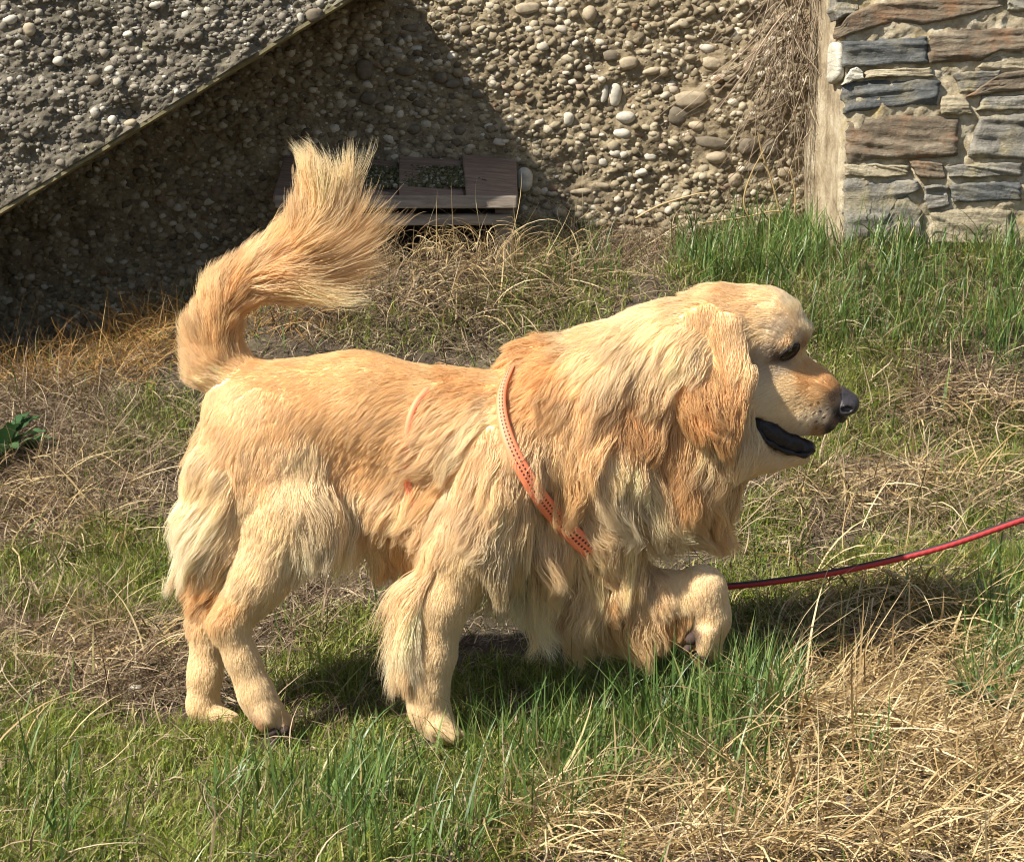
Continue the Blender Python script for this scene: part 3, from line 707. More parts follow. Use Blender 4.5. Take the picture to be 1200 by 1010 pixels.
# crumbs of dead leaf and chaff lying between the blades
x, y, z, r = seeds(9000, [(100, 540, 160, 120, 1), (1040, 560, 150, 90, .9), (110, 790, 130, 60, .8), (560, 350, 160, 60, .8), (900, 950, 250, 60, .5)], 0.18, 33)
tag(link('leaf_litter', blades('leaf_litter', x, y, z + .003, r, .008, .026, .003, .009, .5, .6, 3, elev=(.15, .35), lift=.012, curl=.3), mat_island('litter', [(0, (.05, .03, .018)), (.5, (.17, .11, .065)), (.85, (.34, .26, .17)), (1, (.5, .43, .32))], .8, .1)), 'crumbled dead leaves and chaff scattered over the ground', 'leaf litter', kind='stuff')
# low leafy ground cover
def leaves(name, masks, N, seed, lmin, lmax):
    x, y, z, r = seeds(N, masks, 0.0, seed)
    return blades(name, x, y, z + .004, r, lmin, lmax, lmin * .45, lmax * .5, .9, .9, 4)
COVER = [(0.0, (0.03, 0.06, 0.015)), (0.5, (0.055, 0.10, 0.025)), (1.0, (0.10, 0.15, 0.045))]
tag(link('ground_cover', leaves('ground_cover', [(175, 495, 55, 35, 1), (210, 460, 30, 25, .7), (1090, 582, 50, 14, .8), (110, 740, 50, 16, .8), (60, 850, 40, 12, .6), (150, 840, 50, 14, .6), (520, 375, 60, 20, .6), (180, 605, 30, 14, .7), (980, 630, 50, 18, .6), (1160, 820, 40, 40, .5)], 26000, 31, .008, .018),
         mat_island('cover_green', COVER, 0.5, 0.25)), 'small leafy weeds creeping in low patches on the bank', 'weeds', kind='stuff')

# broad leaved plants at the left edge and lower right
LEAFG = [(0.0, (0.035, 0.085, 0.03)), (1.0, (0.085, 0.15, 0.06))]
M_leaf = mat_island('broad_leaf', LEAFG, 0.45, 0.2, per_object=True)
def broad_plant(px, py, y, n, L, label, seed, azr=(0, 6.28), el=(0.2, 1.2)):
    b = at(px, py, y); b[2] = gz(b[0], b[1])
    e = empty('broadleaf_weed', tuple(b)); tag(e, label, 'plant')
    r = np.random.default_rng(seed)
    for k in range(n):
        a = r.uniform(*azr); elv = r.uniform(*el); l = L * r.uniform(.7, 1.1); w = l * r.uniform(.16, .24)
        P = [np.zeros(3)]
        ns = 9
        for s in range(ns):
            q = elv - 1.1 * (s / ns) ** 1.5
            P.append(P[-1] + np.array([math.cos(q) * math.cos(a), math.cos(q) * math.sin(a), math.sin(q)]) * l / ns)
        P = np.array(P); t = np.linspace(0, 1, ns + 1)
        w = w * .62; wd = w * np.clip(np.sin(np.pi * np.clip(t * .93 + .05, 0, 1)) ** .8, .04, 1)
        sd_ = np.array([-math.sin(a), math.cos(a), 0])
        up = np.array([0, 0, 1.0])
        cols = [P + sd_ * (wd * f)[:, None] + up * (abs(f) * wd * .35 + .004 * np.sin(t * 22 + f * 3))[:, None] for f in (-1, -.5, 0, .5, 1)]
        me = mesh_np('leaf', np.stack(cols, 1), grid_faces(ns + 1, 5))
        o = link('leaf', me, M_leaf, e)
    return e
broad_plant(-2, 512, 1.08, 16, .135, 'dark green broad leaved weed at the left edge of the bank', 1)
broad_plant(46, 508, 1.08, 9, .06, 'smaller broad leaved weed beside the bigger one on the left bank', 2)
broad_plant(1172, 850, -.18, 12, .085, 'low broad leaved green weed in the straw at the right edge', 3)
# loose stones lying on the ground
for (px, py, w, h, mt, lab) in [(161, 812, 16, 15, M_pebw, 'chalky white stone lying in the bare patch behind the hind paws'), (98, 856, 12, 9, M_pebw, 'small white stone at the front of the bare patch'),
                               (640, 1002, 12, 8, M_pebt, 'tan pebble among grass at the bottom edge')]:
    y = np.linspace(-.8, 1.5, 500); P = at(px, py, y); k = int(np.argmin(np.abs(P[:, 2] - gz(P[:, 0], y)))); P = P[k]
    q = (P[1] - CAM_Y) / FPX
    Vp, Tp = pebble_set(np.zeros(1), np.zeros(1), np.array([w * q / 2]), np.array([h * q / 2]), np.array([w * q / 2.2]), np.array([.2]), np.zeros(1), np.array([px * .01 % 1]), ICO2)
    o = link('loose_stone', mesh_np('loose_stone', Vp, None, Tp), mt); o.location = (P[0], P[1], P[2] + h * q * .3)
    tag(o, lab, 'stone')
# dead twig at the bottom right
tw = catmull([at(972, 1012, -.5), at(984, 985, -.5), at(992, 962, -.5), at(996, 935, -.49)], 24)
tw = tw + RNG.normal(0, .0012, tw.shape)
V, Q = tube(tw, np.linspace(.007, .0035, 24) * (1 + .25 * np.sin(np.arange(24) * 1.7)), 8)
tag(link('twig', mesh_np('twig', V, Q), mat_plain('bark', (0.19, 0.16, 0.13), .9, .2, 80, .003)), 'short grey brown twig sticking out of the straw at the bottom', 'twig')
# dry creeper hanging down the wall corner
cr = empty('dry_creeper', tuple(at(935, 10, 1.88)))
tag(cr, 'dry leafless creeper hanging down the corner between the two walls', 'creeper')
r = np.random.default_rng(9); bag = Bag(); bag2 = Bag()
for k in range(175):
    x0 = r.uniform(905, 968) if k % 4 else r.uniform(880, 950); y0 = r.uniform(-70, 60) if k % 3 else r.uniform(20, 150)
    L = r.uniform(50, 170); n = 8; pts = []; dx = r.normal(-4, 6); yy = r.uniform(1.80, 1.93)
    xx, y_ = x0, y0
    for s in range(n):
        pts.append(at(xx, y_, yy)); xx += dx + r.normal(0, 3); y_ += L / n; dx += r.normal(0, 1.5); yy += r.normal(0, .008)
    V, Q = tube(np.array(pts), np.linspace(1, .4, n) * r.uniform(.0006, .0018), 4)
    (bag if k % 5 else bag2).add(V, Q)
tag(child('stems', bag.mesh('stems'), mat_island('creeper_stems', [(0, (.12, .085, .055)), (.6, (.25, .185, .125)), (1, (.42, .33, .23))], .8), cr), kind='stuff')
child('pale_stems', bag2.mesh('pale_stems'), mat_island('creeper_pale', [(0, (.30, .23, .15)), (1, (.46, .38, .27))], .7), cr)
# few long pale stalks at the foot of the corner
dst = empty('dry_stalks', tuple(at(905, 262, 1.8))); tag(dst, 'thin bleached stalks leaning at the foot of the wall corner', 'dry stalks')
for pts in [[(890, 275), (872, 240), (880, 205), (896, 175)], [(915, 255), (905, 215), (893, 180), (888, 155)], [(940, 268), (915, 248), (870, 255), (820, 262)], [(930, 262), (932, 230), (926, 200)], [(745, 256), (775, 240), (815, 228), (830, 226)], [(905, 270), (925, 262), (945, 285)]]:
    P = catmull([at(a, b, 1.82 - .01 * i) for i, (a, b) in enumerate(pts)], 20); V, Q = tube(P, np.linspace(.0026, .0014, 20), 5)
    child('stalk', mesh_np('stalk', V, Q), M_straw, dst)

# ------------------------------------------------------------------ dog: one implicit body, surface nets, then combed fur
PXM = 2.8 / FPX
prims = []          # a, b, ra, rb, ky, k, region
REG = dict(body=0, neck=1, head=2, ear=3, tail=4, near_front=5, raised=6, near_hind=7, far_hind=8, feather=9, under_feather=10)
def pr(reg, pts, k=14, ky=1.0):
    """chain of round cones through (px, py, Y, r_px)"""
    if len(pts) == 1: pts = pts * 2
    for (a, b) in zip(pts[:-1], pts[1:]):
        prims.append((at(a[0], a[1], a[2]), at(b[0], b[1], b[2]), a[3] * PXM, b[3] * PXM, ky, k * PXM, REG[reg]))
pr('body', [(300, 484, 0, 60), (420, 482, 0, 66), (560, 525, 0, 84), (680, 520, 0, 92)], 20, .92)
pr('body', [(400, 555, 0, 48), (520, 595, 0, 60), (640, 610, 0, 62)], 25)
pr('body', [(612, 420, 0, 14), (630, 413, 0, 14)], 14)
pr('body', [(262, 560, -.03, 42), (258, 635, -.045, 32)], 20)
pr('body', [(262, 560, .03, 42), (255, 640, .045, 32)], 20)
pr('neck', [(655, 480, 0, 78), (790, 425, -.01, 74)], 25)
pr('neck', [(715, 540, 0, 84), (785, 575, 0, 48)], 30)
pr('neck', [(790, 480, 0, 66), (815, 560, 0, 40)], 30)
pr('body', [(700, 610, 0, 56)], 30)
# head
pr('head', [(845, 388, -.012, 52), (892, 386, -.012, 49)], 14, .98)
pr('head', [(908, 392, -.012, 36)], 12, 1.15)
pr('head', [(880, 450, -.012, 47), (915, 456, -.012, 42)], 16, .85)
pr('head', [(915, 440, -.012, 33), (952, 460, -.012, 28), (980, 472, -.012, 17)], 12, .95)
pr('head', [(935, 476, -.012, 27), (962, 482, -.012, 21)], 10, 1.05)
pr('head', [(930, 484, -.012, 25), (960, 490, -.012, 18)], 10, 1.05)
pr('head', [(922, 396, -.036, 10), (936, 386, -.030, 8)], 10)          # brow
pr('head', [(926, 400, .016, 14), (940, 385, .010, 10)], 10)
pr('head', [(866, 526, -.012, 30), (905, 537, -.012, 12), (940, 534, -.012, 8)], 8, 1.5)   # lower jaw
pr('neck', [(840, 470, -.012, 52), (850, 520, -.01, 42)], 25)
# ears
for sy in (-1, 1):
    y0 = -.012 + sy * .060
    pr('ear', [(818, 372, y0 - sy * .010, 12), (798, 425, y0 + sy * .016, 18), (820, 478, y0 + sy * .022, 18), (848, 512, y0 + sy * .020, 11)], 9, .42)
    pr('ear', [(828, 368, y0 - sy * .014, 10), (856, 385, y0 - sy * .002, 13), (866, 440, y0 + sy * .014, 16), (856, 500, y0 + sy * .020, 12)], 9, .42)
    pr('ear', [(832, 405, y0 - sy * .002, 18), (838, 465, y0 + sy * .019, 20)], 9, .42)
# tail
pr('tail', [(282, 452, 0, 34), (250, 425, 0, 27), (246, 385, 0, 22), (268, 345, 0, 20), (308, 315, 0, 18), (346, 292, 0, 16), (370, 255, 0, 12), (376, 212, 0, 6)], 12)
# near front leg
pr('near_front', [(600, 545, -.055, 58), (548, 640, -.078, 42)], 22)
pr('near_front', [(548, 640, -.078, 40), (518, 705, -.08, 29), (507, 770, -.08, 23), (500, 805, -.08, 22), (503, 830, -.08, 22)], 14)
pr('near_front', [(503, 832, -.08, 22), (516, 852, -.088, 18)], 8)
for dy, ex, ey in ((-.022, 530, 862), (-.008, 537, 864), (.006, 534, 860), (.016, 526, 856)):
    pr('near_front', [(512, 851, -.083 + dy, 11), (ex, ey, -.085 + dy, 8)], 4)
# raised front leg
pr('raised', [(690, 585, .03, 60), (685, 675, .03, 44)], 22)
pr('raised', [(690, 680, .03, 42), (765, 702, .0, 32), (822, 694, -.02, 27)], 14)
pr('raised', [(822, 690, -.02, 27), (832, 722, -.022, 22), (828, 742, -.022, 21)], 10)
for dy, ex, ey in ((-.026, 826, 764), (-.012, 836, 768), (.004, 838, 764), (.016, 830, 758)):
    pr('raised', [(828, 742, -.02 + dy, 11), (ex, ey - 4, -.02 + dy, 8)], 4)
# hind legs
pr('near_hind', [(315, 520, -.038, 66), (345, 605, -.062, 44)], 34, .66)
pr('near_hind', [(345, 600, -.062, 44), (306, 675, -.07, 30), (268, 730, -.07, 20)], 16)
pr('near_hind', [(268, 730, -.07, 20), (284, 772, -.07, 17), (300, 812, -.07, 19), (311, 832, -.07, 20)], 10)
for dy, ex, ey in ((-.024, 310, 853), (-.008, 326, 856), (.008, 334, 852), (.02, 330, 848)):
    pr('near_hind', [(308, 832, -.068 + dy * .7, 12), (ex, ey - 6, -.07 + dy, 9)], 4)
pr('far_hind', [(300, 520, .05, 64), (300, 615, .06, 42)], 20, .62)
pr('far_hind', [(300, 615, .06, 42), (262, 680, .05, 28), (244, 730, .04, 20), (240, 790, .03, 17), (238, 826, .03, 18)], 14)
pr('far_hind', [(238, 826, .03, 18), (250, 837, .025, 12), (268, 841, .02, 8)], 8)
for dy in (-.012, .002, .016):
    pr('far_hind', [(250, 836, .028 + dy, 9), (272, 842, .024 + dy, 7)], 4)

def build_sdf(prims, h, margin, lo=None, hi=None):
    if lo is None:
        pts = np.array([[*(p[0] - p[2])] for p in prims] + [[*(p[1] - p[3])] for p in prims] + [[*(p[0] + p[2])] for p in prims] + [[*(p[1] + p[3])] for p in prims])
        lo = pts.min(0) - margin; hi = pts.max(0) + margin
    n = np.ceil((hi - lo) / h).astype(int) + 1
    D = np.full(n, margin, np.float32); B = np.full(n, margin, np.float32); R = np.zeros(n, np.int8)
    ax = [lo[i] + h * np.arange(n[i]) for i in range(3)]
    for a, b, ra, rb, ky, k, reg in prims:
        rm = max(ra, rb) + margin
        sl = []
        for i in range(3):
            l = min(a[i], b[i]) - rm; u = max(a[i], b[i]) + rm
            sl.append(slice(max(0, int((l - lo[i]) / h)), min(n[i], int((u - lo[i]) / h) + 2)))
        x = ax[0][sl[0]][:, None, None]; y = ax[1][sl[1]][None, :, None]; z = ax[2][sl[2]][None, None]
        ab = b - a; L = ab @ ab + 1e-12
        t = np.clip(((x - a[0]) * ab[0] + (y - a[1]) * ab[1] + (z - a[2]) * ab[2]) / L, 0, 1)
        d = np.sqrt((x - a[0] - t * ab[0]) ** 2 + ((y - a[1] - t * ab[1]) / ky) ** 2 + (z - a[2] - t * ab[2]) ** 2) - (ra + (rb - ra) * t)
        if ky < 1: d = d * (0.5 + ky * .5)
        s = tuple(sl); Dk = D[s]; Bk = B[s]
        c = d < Bk; R[s] = np.where(c, reg, R[s]); B[s] = np.where(c, d, Bk)
        hh = np.clip(.5 + .5 * (Dk - d) / k, 0, 1)
        D[s] = Dk * (1 - hh) + d * hh - k * hh * (1 - hh)
    return D, R, lo, h
def surface_nets(D, lo, h):
    n = np.array(D.shape); neg = D < 0
    c = np.stack([neg[i:n[0] - 1 + i, j:n[1] - 1 + j, k:n[2] - 1 + k] for i in (0, 1) for j in (0, 1) for k in (0, 1)])
    s = c.sum(0); act = (s > 0) & (s < 8); I = np.argwhere(act)
    idx = np.full(act.shape, -1, np.int64); idx[act] = np.arange(len(I))
    acc = np.zeros((len(I), 3)); cnt = np.zeros(len(I))
    corners = np.array([(i, j, k) for i in (0, 1) for j in (0, 1) for k in (0, 1)])
    vals = np.stack([D[I[:, 0] + a, I[:, 1] + b, I[:, 2] + g] for a, b, g in corners], 1).astype(float)
    for p in range(8):
        for q in range(p + 1, 8):
            if np.abs(corners[p] - corners[q]).sum() != 1: continue
            m_ = (vals[:, p] < 0) != (vals[:, q] < 0)
            t = vals[:, p] / (vals[:, p] - vals[:, q] + 1e-20)
            P = corners[p] + t[:, None] * (corners[q] - corners[p])
            acc[m_] += P[m_]; cnt[m_] += 1
    V = lo + h * (I + acc / cnt[:, None])
    Q = []
    for ax in range(3):
        sh = [slice(None)] * 3; sh2 = [slice(None)] * 3; sh[ax] = slice(0, -1); sh2[ax] = slice(1, None)
        a = neg[tuple(sh)]; b = neg[tuple(sh2)]
        E = np.argwhere(a != b)
        u, w = [(1, 2), (2, 0), (0, 1)][ax]
        E = E[(E[:, u] > 0) & (E[:, w] > 0) & (E[:, u] < n[u] - 1) & (E[:, w] < n[w] - 1)]
        flip = a[E[:, 0], E[:, 1], E[:, 2]]
        def cell(du, dw):
            C = E.copy(); C[:, u] -= du; C[:, w] -= dw; return idx[C[:, 0], C[:, 1], C[:, 2]]
        q = np.stack([cell(1, 1), cell(0, 1), cell(0, 0), cell(1, 0)], 1)
        q[~flip] = q[~flip][:, ::-1]
        Q.append(q)
    return V, np.concatenate(Q)
HS = 0.004; MARG = 0.05
D, R, LO, _ = build_sdf(prims, HS, MARG)
SLOT = [(884, 489, 9), (893, 499, 12), (907, 510, 13), (926, 519, 11), (944, 524, 8), (962, 524, 6)]
gx_, gy_, gz__ = [LO[i] + HS * np.arange(D.shape[i]) for i in range(3)]
i0, i1 = [int(np.searchsorted(gx_, at(v, 500, 0)[0])) for v in (862, 985)]; k0, k1 = [int(np.searchsorted(gz__, at(900, v, 0)[2])) for v in (560, 460)]
XX, YY, ZZ = np.meshgrid(gx_[i0:i1], gy_, gz__[k0:k1], indexing='ij')
for (xa, ya, ra_), (xb, yb_, rb_) in zip(SLOT[:-1], SLOT[1:]):
    pa, pb = at(xa, ya, -.012), at(xb, yb_, -.012); ab = (pb - pa)[[0, 2]]
    t_ = np.clip(((XX - pa[0]) * ab[0] + (ZZ - pa[2]) * ab[1]) / (ab @ ab), 0, 1)
    dd = np.hypot(XX - pa[0] - t_ * ab[0], ZZ - pa[2] - t_ * ab[1]) - (ra_ + (rb_ - ra_) * t_) * PXM
    dd = np.maximum(dd, .017 - np.abs(YY + .012))             # only the outer cheeks, the middle stays closed
    D[i0:i1, :, k0:k1] = np.maximum(D[i0:i1, :, k0:k1], -dd)
BV, BQ = surface_nets(D, LO, HS)
G = np.stack(np.gradient(D, HS), -1)
def samp(F, P):
    q = (P - LO) / HS
    q = np.clip(q, 0, np.array(D.shape) - 1.001); i = q.astype(int); f = q - i
    o = 0
    for a in (0, 1):
        for b in (0, 1):
            for c_ in (0, 1):
                w = (f[:, 0] if a else 1 - f[:, 0]) * (f[:, 1] if b else 1 - f[:, 1]) * (f[:, 2] if c_ else 1 - f[:, 2])
                v = F[i[:, 0] + a, i[:, 1] + b, i[:, 2] + c_]
                o = o + (w[:, None] * v if v.ndim == 2 else w * v)
    return o
def surf_y(px, py, off=0.0, side=-1):
    """depth where the line of sight through a photo pixel first meets the coat offset"""
    ys = np.linspace(-.24, .24, 961) * (1 if side < 0 else -1)
    P = at(px, py, ys); s = samp(D, P) - off
    k = np.argmax(s < 0)
    return ys[k] if s.min() < 0 else ys[int(np.argmin(s))]

# ---- coat guides: px, py, first flow (dx, dy), last flow, length px, lift, wave, colour
CC = dict(G=(.83, .585, .30), L=(.855, .645, .38), C=(.885, .715, .455), W=(.91, .785, .57), T=(.71, .43, .19), O=(.765, .495, .23), N=(.50, .31, .16), K=(.028, .02, .016), M=(.26, .17, .11), S=(.75, .63, .47))
guides = {
 'body': [(300,435,-1,.3,-.8,.7,15,.14,.15,'G'),(400,420,-1,.12,-1,.4,15,.14,.1,'G'),(490,430,-1,.1,-1,.4,18,.18,.2,'G'),(545,440,-.9,.2,-.8,.7,24,.3,.4,'O'),(600,430,-.9,.2,-.8,.7,34,.35,.5,'O'),(622,412,-.9,-.1,-.8,.6,30,.45,.5,'O'),
  (265,480,-.6,.8,-.4,1,16,.14,.1,'L'),(300,520,-.5,1,-.4,1,15,.12,.1,'L'),(340,480,-.9,.5,-.7,.7,14,.12,.1,'G'),(400,490,-.9,.4,-.6,.8,15,.12,.1,'G'),(350,530,-.6,.8,-.4,1,15,.12,.1,'G'),(400,540,-.8,.6,-.5,.9,17,.14,.2,'G'),(440,550,-.7,.7,-.5,.9,22,.18,.3,'G'),(465,490,-.9,.4,-.7,.7,20,.18,.2,'G'),
  (250,560,-.5,1,-.5,1,36,.3,.3,'C'),(232,600,-.8,.8,-.5,.9,60,.45,.4,'W'),(245,640,-.8,.7,-.5,.9,64,.5,.4,'W'),(270,640,-.3,1,-.3,1,46,.3,.4,'C'),(240,675,-.7,.7,-.4,1,46,.45,.4,'G'),
  (440,600,-.5,.9,-.2,1,62,.28,.6,'L'),(410,595,-.15,1,-.1,1,105,.38,.6,'W'),(480,590,-.5,.9,-.3,1,52,.25,.7,'L'),(430,640,-.2,1,-.05,1,100,.4,.6,'C'),(455,640,-.3,1,-.1,1,66,.3,.6,'G'),
  (350,620,0,1,0,1,70,.3,.5,'N'),(380,600,0,1,0,1,80,.3,.5,'L'),
  (520,500,-.8,.6,-.6,.8,38,.25,.6,'L'),(520,560,-.7,.7,-.5,.9,46,.24,.8,'G'),(545,530,-.7,.7,-.5,.9,46,.25,.8,'C'),(580,500,-.7,.7,-.5,.9,48,.25,.7,'C'),(580,560,-.6,.8,-.4,1,54,.25,.8,'G'),(600,540,-.6,.8,-.4,1,56,.25,.8,'C'),(620,480,-.6,.8,-.5,1,44,.28,.8,'G'),(610,620,-.5,.9,-.1,1,78,.28,1,'L'),
  (560,650,-.4,1,.0,1,70,.28,.9,'C'),(650,640,-.2,1,.1,1,105,.35,1.1,'L'),(620,680,-.1,1,.1,1,125,.4,1.1,'W'),(585,680,-.2,1,.05,1,112,.38,1.0,'W'),(660,690,-.1,1,.1,1,118,.4,1.1,'C'),(690,620,-.1,1,.3,1,66,.35,1.2,'L'),(670,560,-.3,1,.0,1,70,.3,.9,'G')],
 'neck': [(640,420,-.9,.2,-.8,.7,36,.3,.5,'O'),(690,395,-.9,.3,-.8,.7,34,.22,.5,'L'),(750,365,-.9,.3,-.7,.8,30,.2,.4,'C'),(800,345,-.9,.3,-.7,.7,26,.2,.3,'L'),(660,450,-.6,.8,-.4,1,46,.28,.8,'O'),(690,470,-.5,.9,-.3,1,52,.28,.8,'G'),(700,425,-.7,.7,-.5,.9,40,.22,.6,'C'),(745,410,-.6,.8,-.4,1,42,.22,.6,'C'),
  (775,395,-.6,.8,-.4,1,36,.22,.5,'C'),(780,430,-.5,.9,-.3,1,36,.2,.5,'C'),(745,485,-.2,1,-.2,1,44,.22,.7,'T'),(765,510,-.2,1,-.2,1,46,.22,.7,'O'),(772,455,-.3,1,-.2,1,40,.2,.6,'L'),(680,540,-.4,1,-.1,1,66,.28,1,'G'),(720,550,-.2,1,.1,1,72,.33,1,'C'),(750,560,0,1,.3,1,84,.35,1,'C'),
  (800,540,.2,1,.3,1,84,.35,1,'O'),(840,540,.2,1,.1,1,70,.35,.8,'L'),(830,590,.4,1,.6,.8,80,.35,.9,'G'),(790,610,.4,.9,.9,.4,70,.35,1.2,'C'),(740,620,.2,1,.9,.4,62,.35,1.3,'C'),(700,610,0,1,.5,.8,62,.35,1.2,'L'),(720,585,.1,1,.6,.7,66,.35,1.2,'W'),
  (860,500,.0,1,.05,1,56,.28,.5,'C'),(870,560,.1,1,0,1,62,.28,.5,'L')],
 'head': [(820,335,-1,.2,-.9,.5,30,.35,.4,'L'),(860,326,-.9,-.05,-1,.3,24,.35,.4,'L'),(900,330,-.9,-.2,-1,.15,18,.35,.3,'C'),(930,355,-.6,-.8,-.9,-.3,13,.4,.2,'W'),(948,385,-.35,-.9,-.6,-.7,9,.35,.1,'W'),(880,355,-.8,-.1,-.9,.4,18,.25,.3,'L'),(900,365,-.7,-.2,-.9,.3,14,.2,.2,'C'),
  (915,385,-.6,-.5,-.9,-.1,11,.2,.1,'S'),(885,395,-.8,.2,-.6,.8,20,.25,.3,'C'),(935,400,-.3,-.9,-.5,-.8,7,.15,0,'W'),(943,415,-.5,-.8,-.7,-.6,6,.12,0,'C'),(895,415,-.9,.1,-.8,.5,12,.15,.1,'S'),(912,430,-.9,.1,-.9,.3,9,.12,.1,'S'),(911,419,-.9,.1,-.9,.3,7,.1,0,'M'),(938,402,-.6,-.5,-.8,-.3,7,.1,0,'N'),(925,401,.1,.6,-.5,.8,9,.35,.1,'L'),(890,445,-.9,.3,-.7,.7,14,.18,.2,'W'),(905,462,-.9,.2,-.8,.5,11,.12,.1,'W'),
  (922,452,-.9,-.1,-.9,.2,8,.1,0,'C'),(950,425,-.6,-.7,-.8,-.5,6,.1,0,'O'),(945,445,-.85,-.4,-.9,-.2,7,.1,0,'O'),(965,440,-.7,-.6,-.8,-.5,5,.08,0,'O'),(972,452,-.8,-.4,-.9,-.3,5,.08,0,'T'),(978,462,-.8,-.3,-.9,-.2,4,.08,0,'M'),(955,465,-.9,-.1,-.9,.1,6,.08,0,'G'),(935,475,-.95,.1,-.9,.3,8,.1,0,'C'),
  (915,487,-.9,.4,-.7,.7,9,.12,.1,'W'),(945,492,-.9,.3,-.8,.6,8,.12,0,'W'),(965,488,-.9,.1,-.9,.4,6,.1,0,'S'),(978,494,-.9,.1,-.8,.5,5,.08,0,'M'),(985,486,-.9,.1,-.8,.5,4,.08,0,'K'),(960,503,-.9,.3,-.7,.7,6,.1,0,'N'),(975,503,-.9,.3,-.7,.7,5,.1,0,'K'),(940,506,-.8,.5,-.6,.8,7,.15,0,'S'),(930,533,-.9,.2,-.8,.6,10,.2,0,'C'),(900,532,-.8,.5,-.6,.8,16,.2,.2,'C'),(872,525,-.4,.9,-.2,1,34,.2,.3,'C'),(868,480,-.5,.9,-.4,.9,24,.2,.3,'C')],
 'ear': [(815,372,-.3,.9,-.1,1,24,.12,.3,'G'),(798,410,-.15,1,.0,1,30,.2,.5,'G'),(806,450,.0,1,.35,1,36,.25,.7,'O'),(830,385,-.15,1,.05,1,28,.12,.4,'G'),(832,430,.05,1,.25,1,34,.2,.7,'O'),(822,475,.15,1,.45,.9,38,.28,.8,'T'),(852,385,.2,1,.15,1,30,.12,.3,'L'),(870,425,.12,1,.05,1,40,.18,.4,'L'),(868,470,.0,1,-.1,1,40,.22,.5,'O'),(850,500,.1,1,.2,1,34,.25,.7,'O'),(850,440,.1,1,.15,1,36,.2,.7,'O')],
 'tail': [(285,450,-.7,-.4,-.9,-.2,30,.25,.2,'G'),(262,455,-.7,-.6,-.9,-.1,30,.3,.2,'C'),(235,425,-.5,-.8,-.6,-.7,30,.4,.2,'L'),(228,390,-.5,-.8,-.2,-1,34,.45,.2,'L'),(250,400,-.2,-1,-.1,-1,36,.25,.2,'G'),(272,400,.1,-.9,.4,-.8,36,.3,.2,'G'),(255,350,-.2,-.9,.3,-.9,34,.4,.2,'L'),(270,350,.3,-.9,.7,-.7,44,.3,.3,'O'),
  (290,322,.4,-.9,.8,-.6,40,.35,.3,'L'),(300,325,.8,-.5,.95,-.2,70,.3,.3,'O'),(292,345,.9,.25,1,.1,115,.4,.3,'L'),(312,335,.95,.3,1,.15,145,.5,.2,'C'),(335,318,.95,.1,.9,-.3,140,.5,.2,'L'),(350,300,.9,-.05,.75,-.7,132,.5,.2,'G'),(325,297,.7,-.7,.6,-.9,56,.3,.3,'G'),(345,272,.4,-1,.15,-1,60,.3,.3,'L'),
  (368,278,.85,-.35,.45,-1,108,.42,.2,'L'),(385,255,.8,-.55,.3,-1,86,.42,.2,'C'),(360,250,.05,-1,-.2,-1,75,.3,.2,'L'),(364,225,-.1,-1,-.7,-.8,68,.35,.2,'C'),(376,205,.05,-1,-.5,-.9,90,.3,.2,'C'),(388,225,.4,-.9,-.2,-1,58,.4,.2,'C')],
 'near_front': [(600,560,-.5,.9,-.4,1,54,.26,.8,'L'),(560,600,-.5,.9,-.4,1,46,.25,.8,'L'),(550,640,-.4,1,-.2,1,26,.2,.5,'C'),(590,620,-.2,1,.1,1,76,.3,.9,'C'),(500,640,-.5,.9,-.3,1,40,.3,.5,'L'),(520,680,-.3,1,-.2,1,15,.15,.2,'C'),(545,670,-.2,1,0,1,18,.15,.2,'C'),(512,720,-.3,1,-.2,1,12,.14,.2,'C'),(515,760,-.2,1,-.1,1,10,.14,.1,'C'),(505,800,-.2,1,-.1,1,9,.14,.1,'C'),(500,830,.1,1,.3,1,8,.14,.1,'C'),(525,858,.7,.6,.7,.7,6,.12,0,'C')],
 'feather': [(490,660,-.6,.8,-.15,1,96,.3,.4,'L'),(482,690,-.6,.8,-.05,1,100,.32,.45,'C'),(478,720,-.5,.9,.0,1,88,.3,.5,'W'),(475,750,-.4,.9,.1,1,62,.3,.5,'C'),(475,780,-.3,1,.15,1,40,.35,.4,'L'),(478,800,-.1,1,.2,1,20,.25,.2,'L')],
 'raised': [(690,640,-.2,1,.2,1,70,.35,1.1,'L'),(700,690,-.2,1,.4,1,60,.4,1.0,'O'),(760,690,.4,.9,.3,1,40,.3,.8,'L'),(800,690,.6,.7,.3,1,22,.2,.3,'C'),(815,680,.6,.7,.2,1,11,.16,.2,'C'),(835,690,.2,1,.1,1,9,.15,.1,'C'),(830,730,0,1,.1,1,8,.15,.1,'C'),(832,750,.1,1,.1,1,8,.16,.1,'C'),(812,745,-.2,1,0,1,7,.2,.1,'M'),(835,764,.1,1,.1,1,8,.2,.1,'L')],
 'under_feather': [(690,700,-.3,1,.5,1,84,.45,1.0,'L'),(730,730,-.6,.9,.7,.9,74,.5,1.0,'G'),(765,735,-.5,1,.5,1,66,.5,1.0,'L'),(795,720,-.3,1,.3,1,44,.4,.8,'O'),(815,715,-.2,1,.1,1,16,.25,.3,'G')],
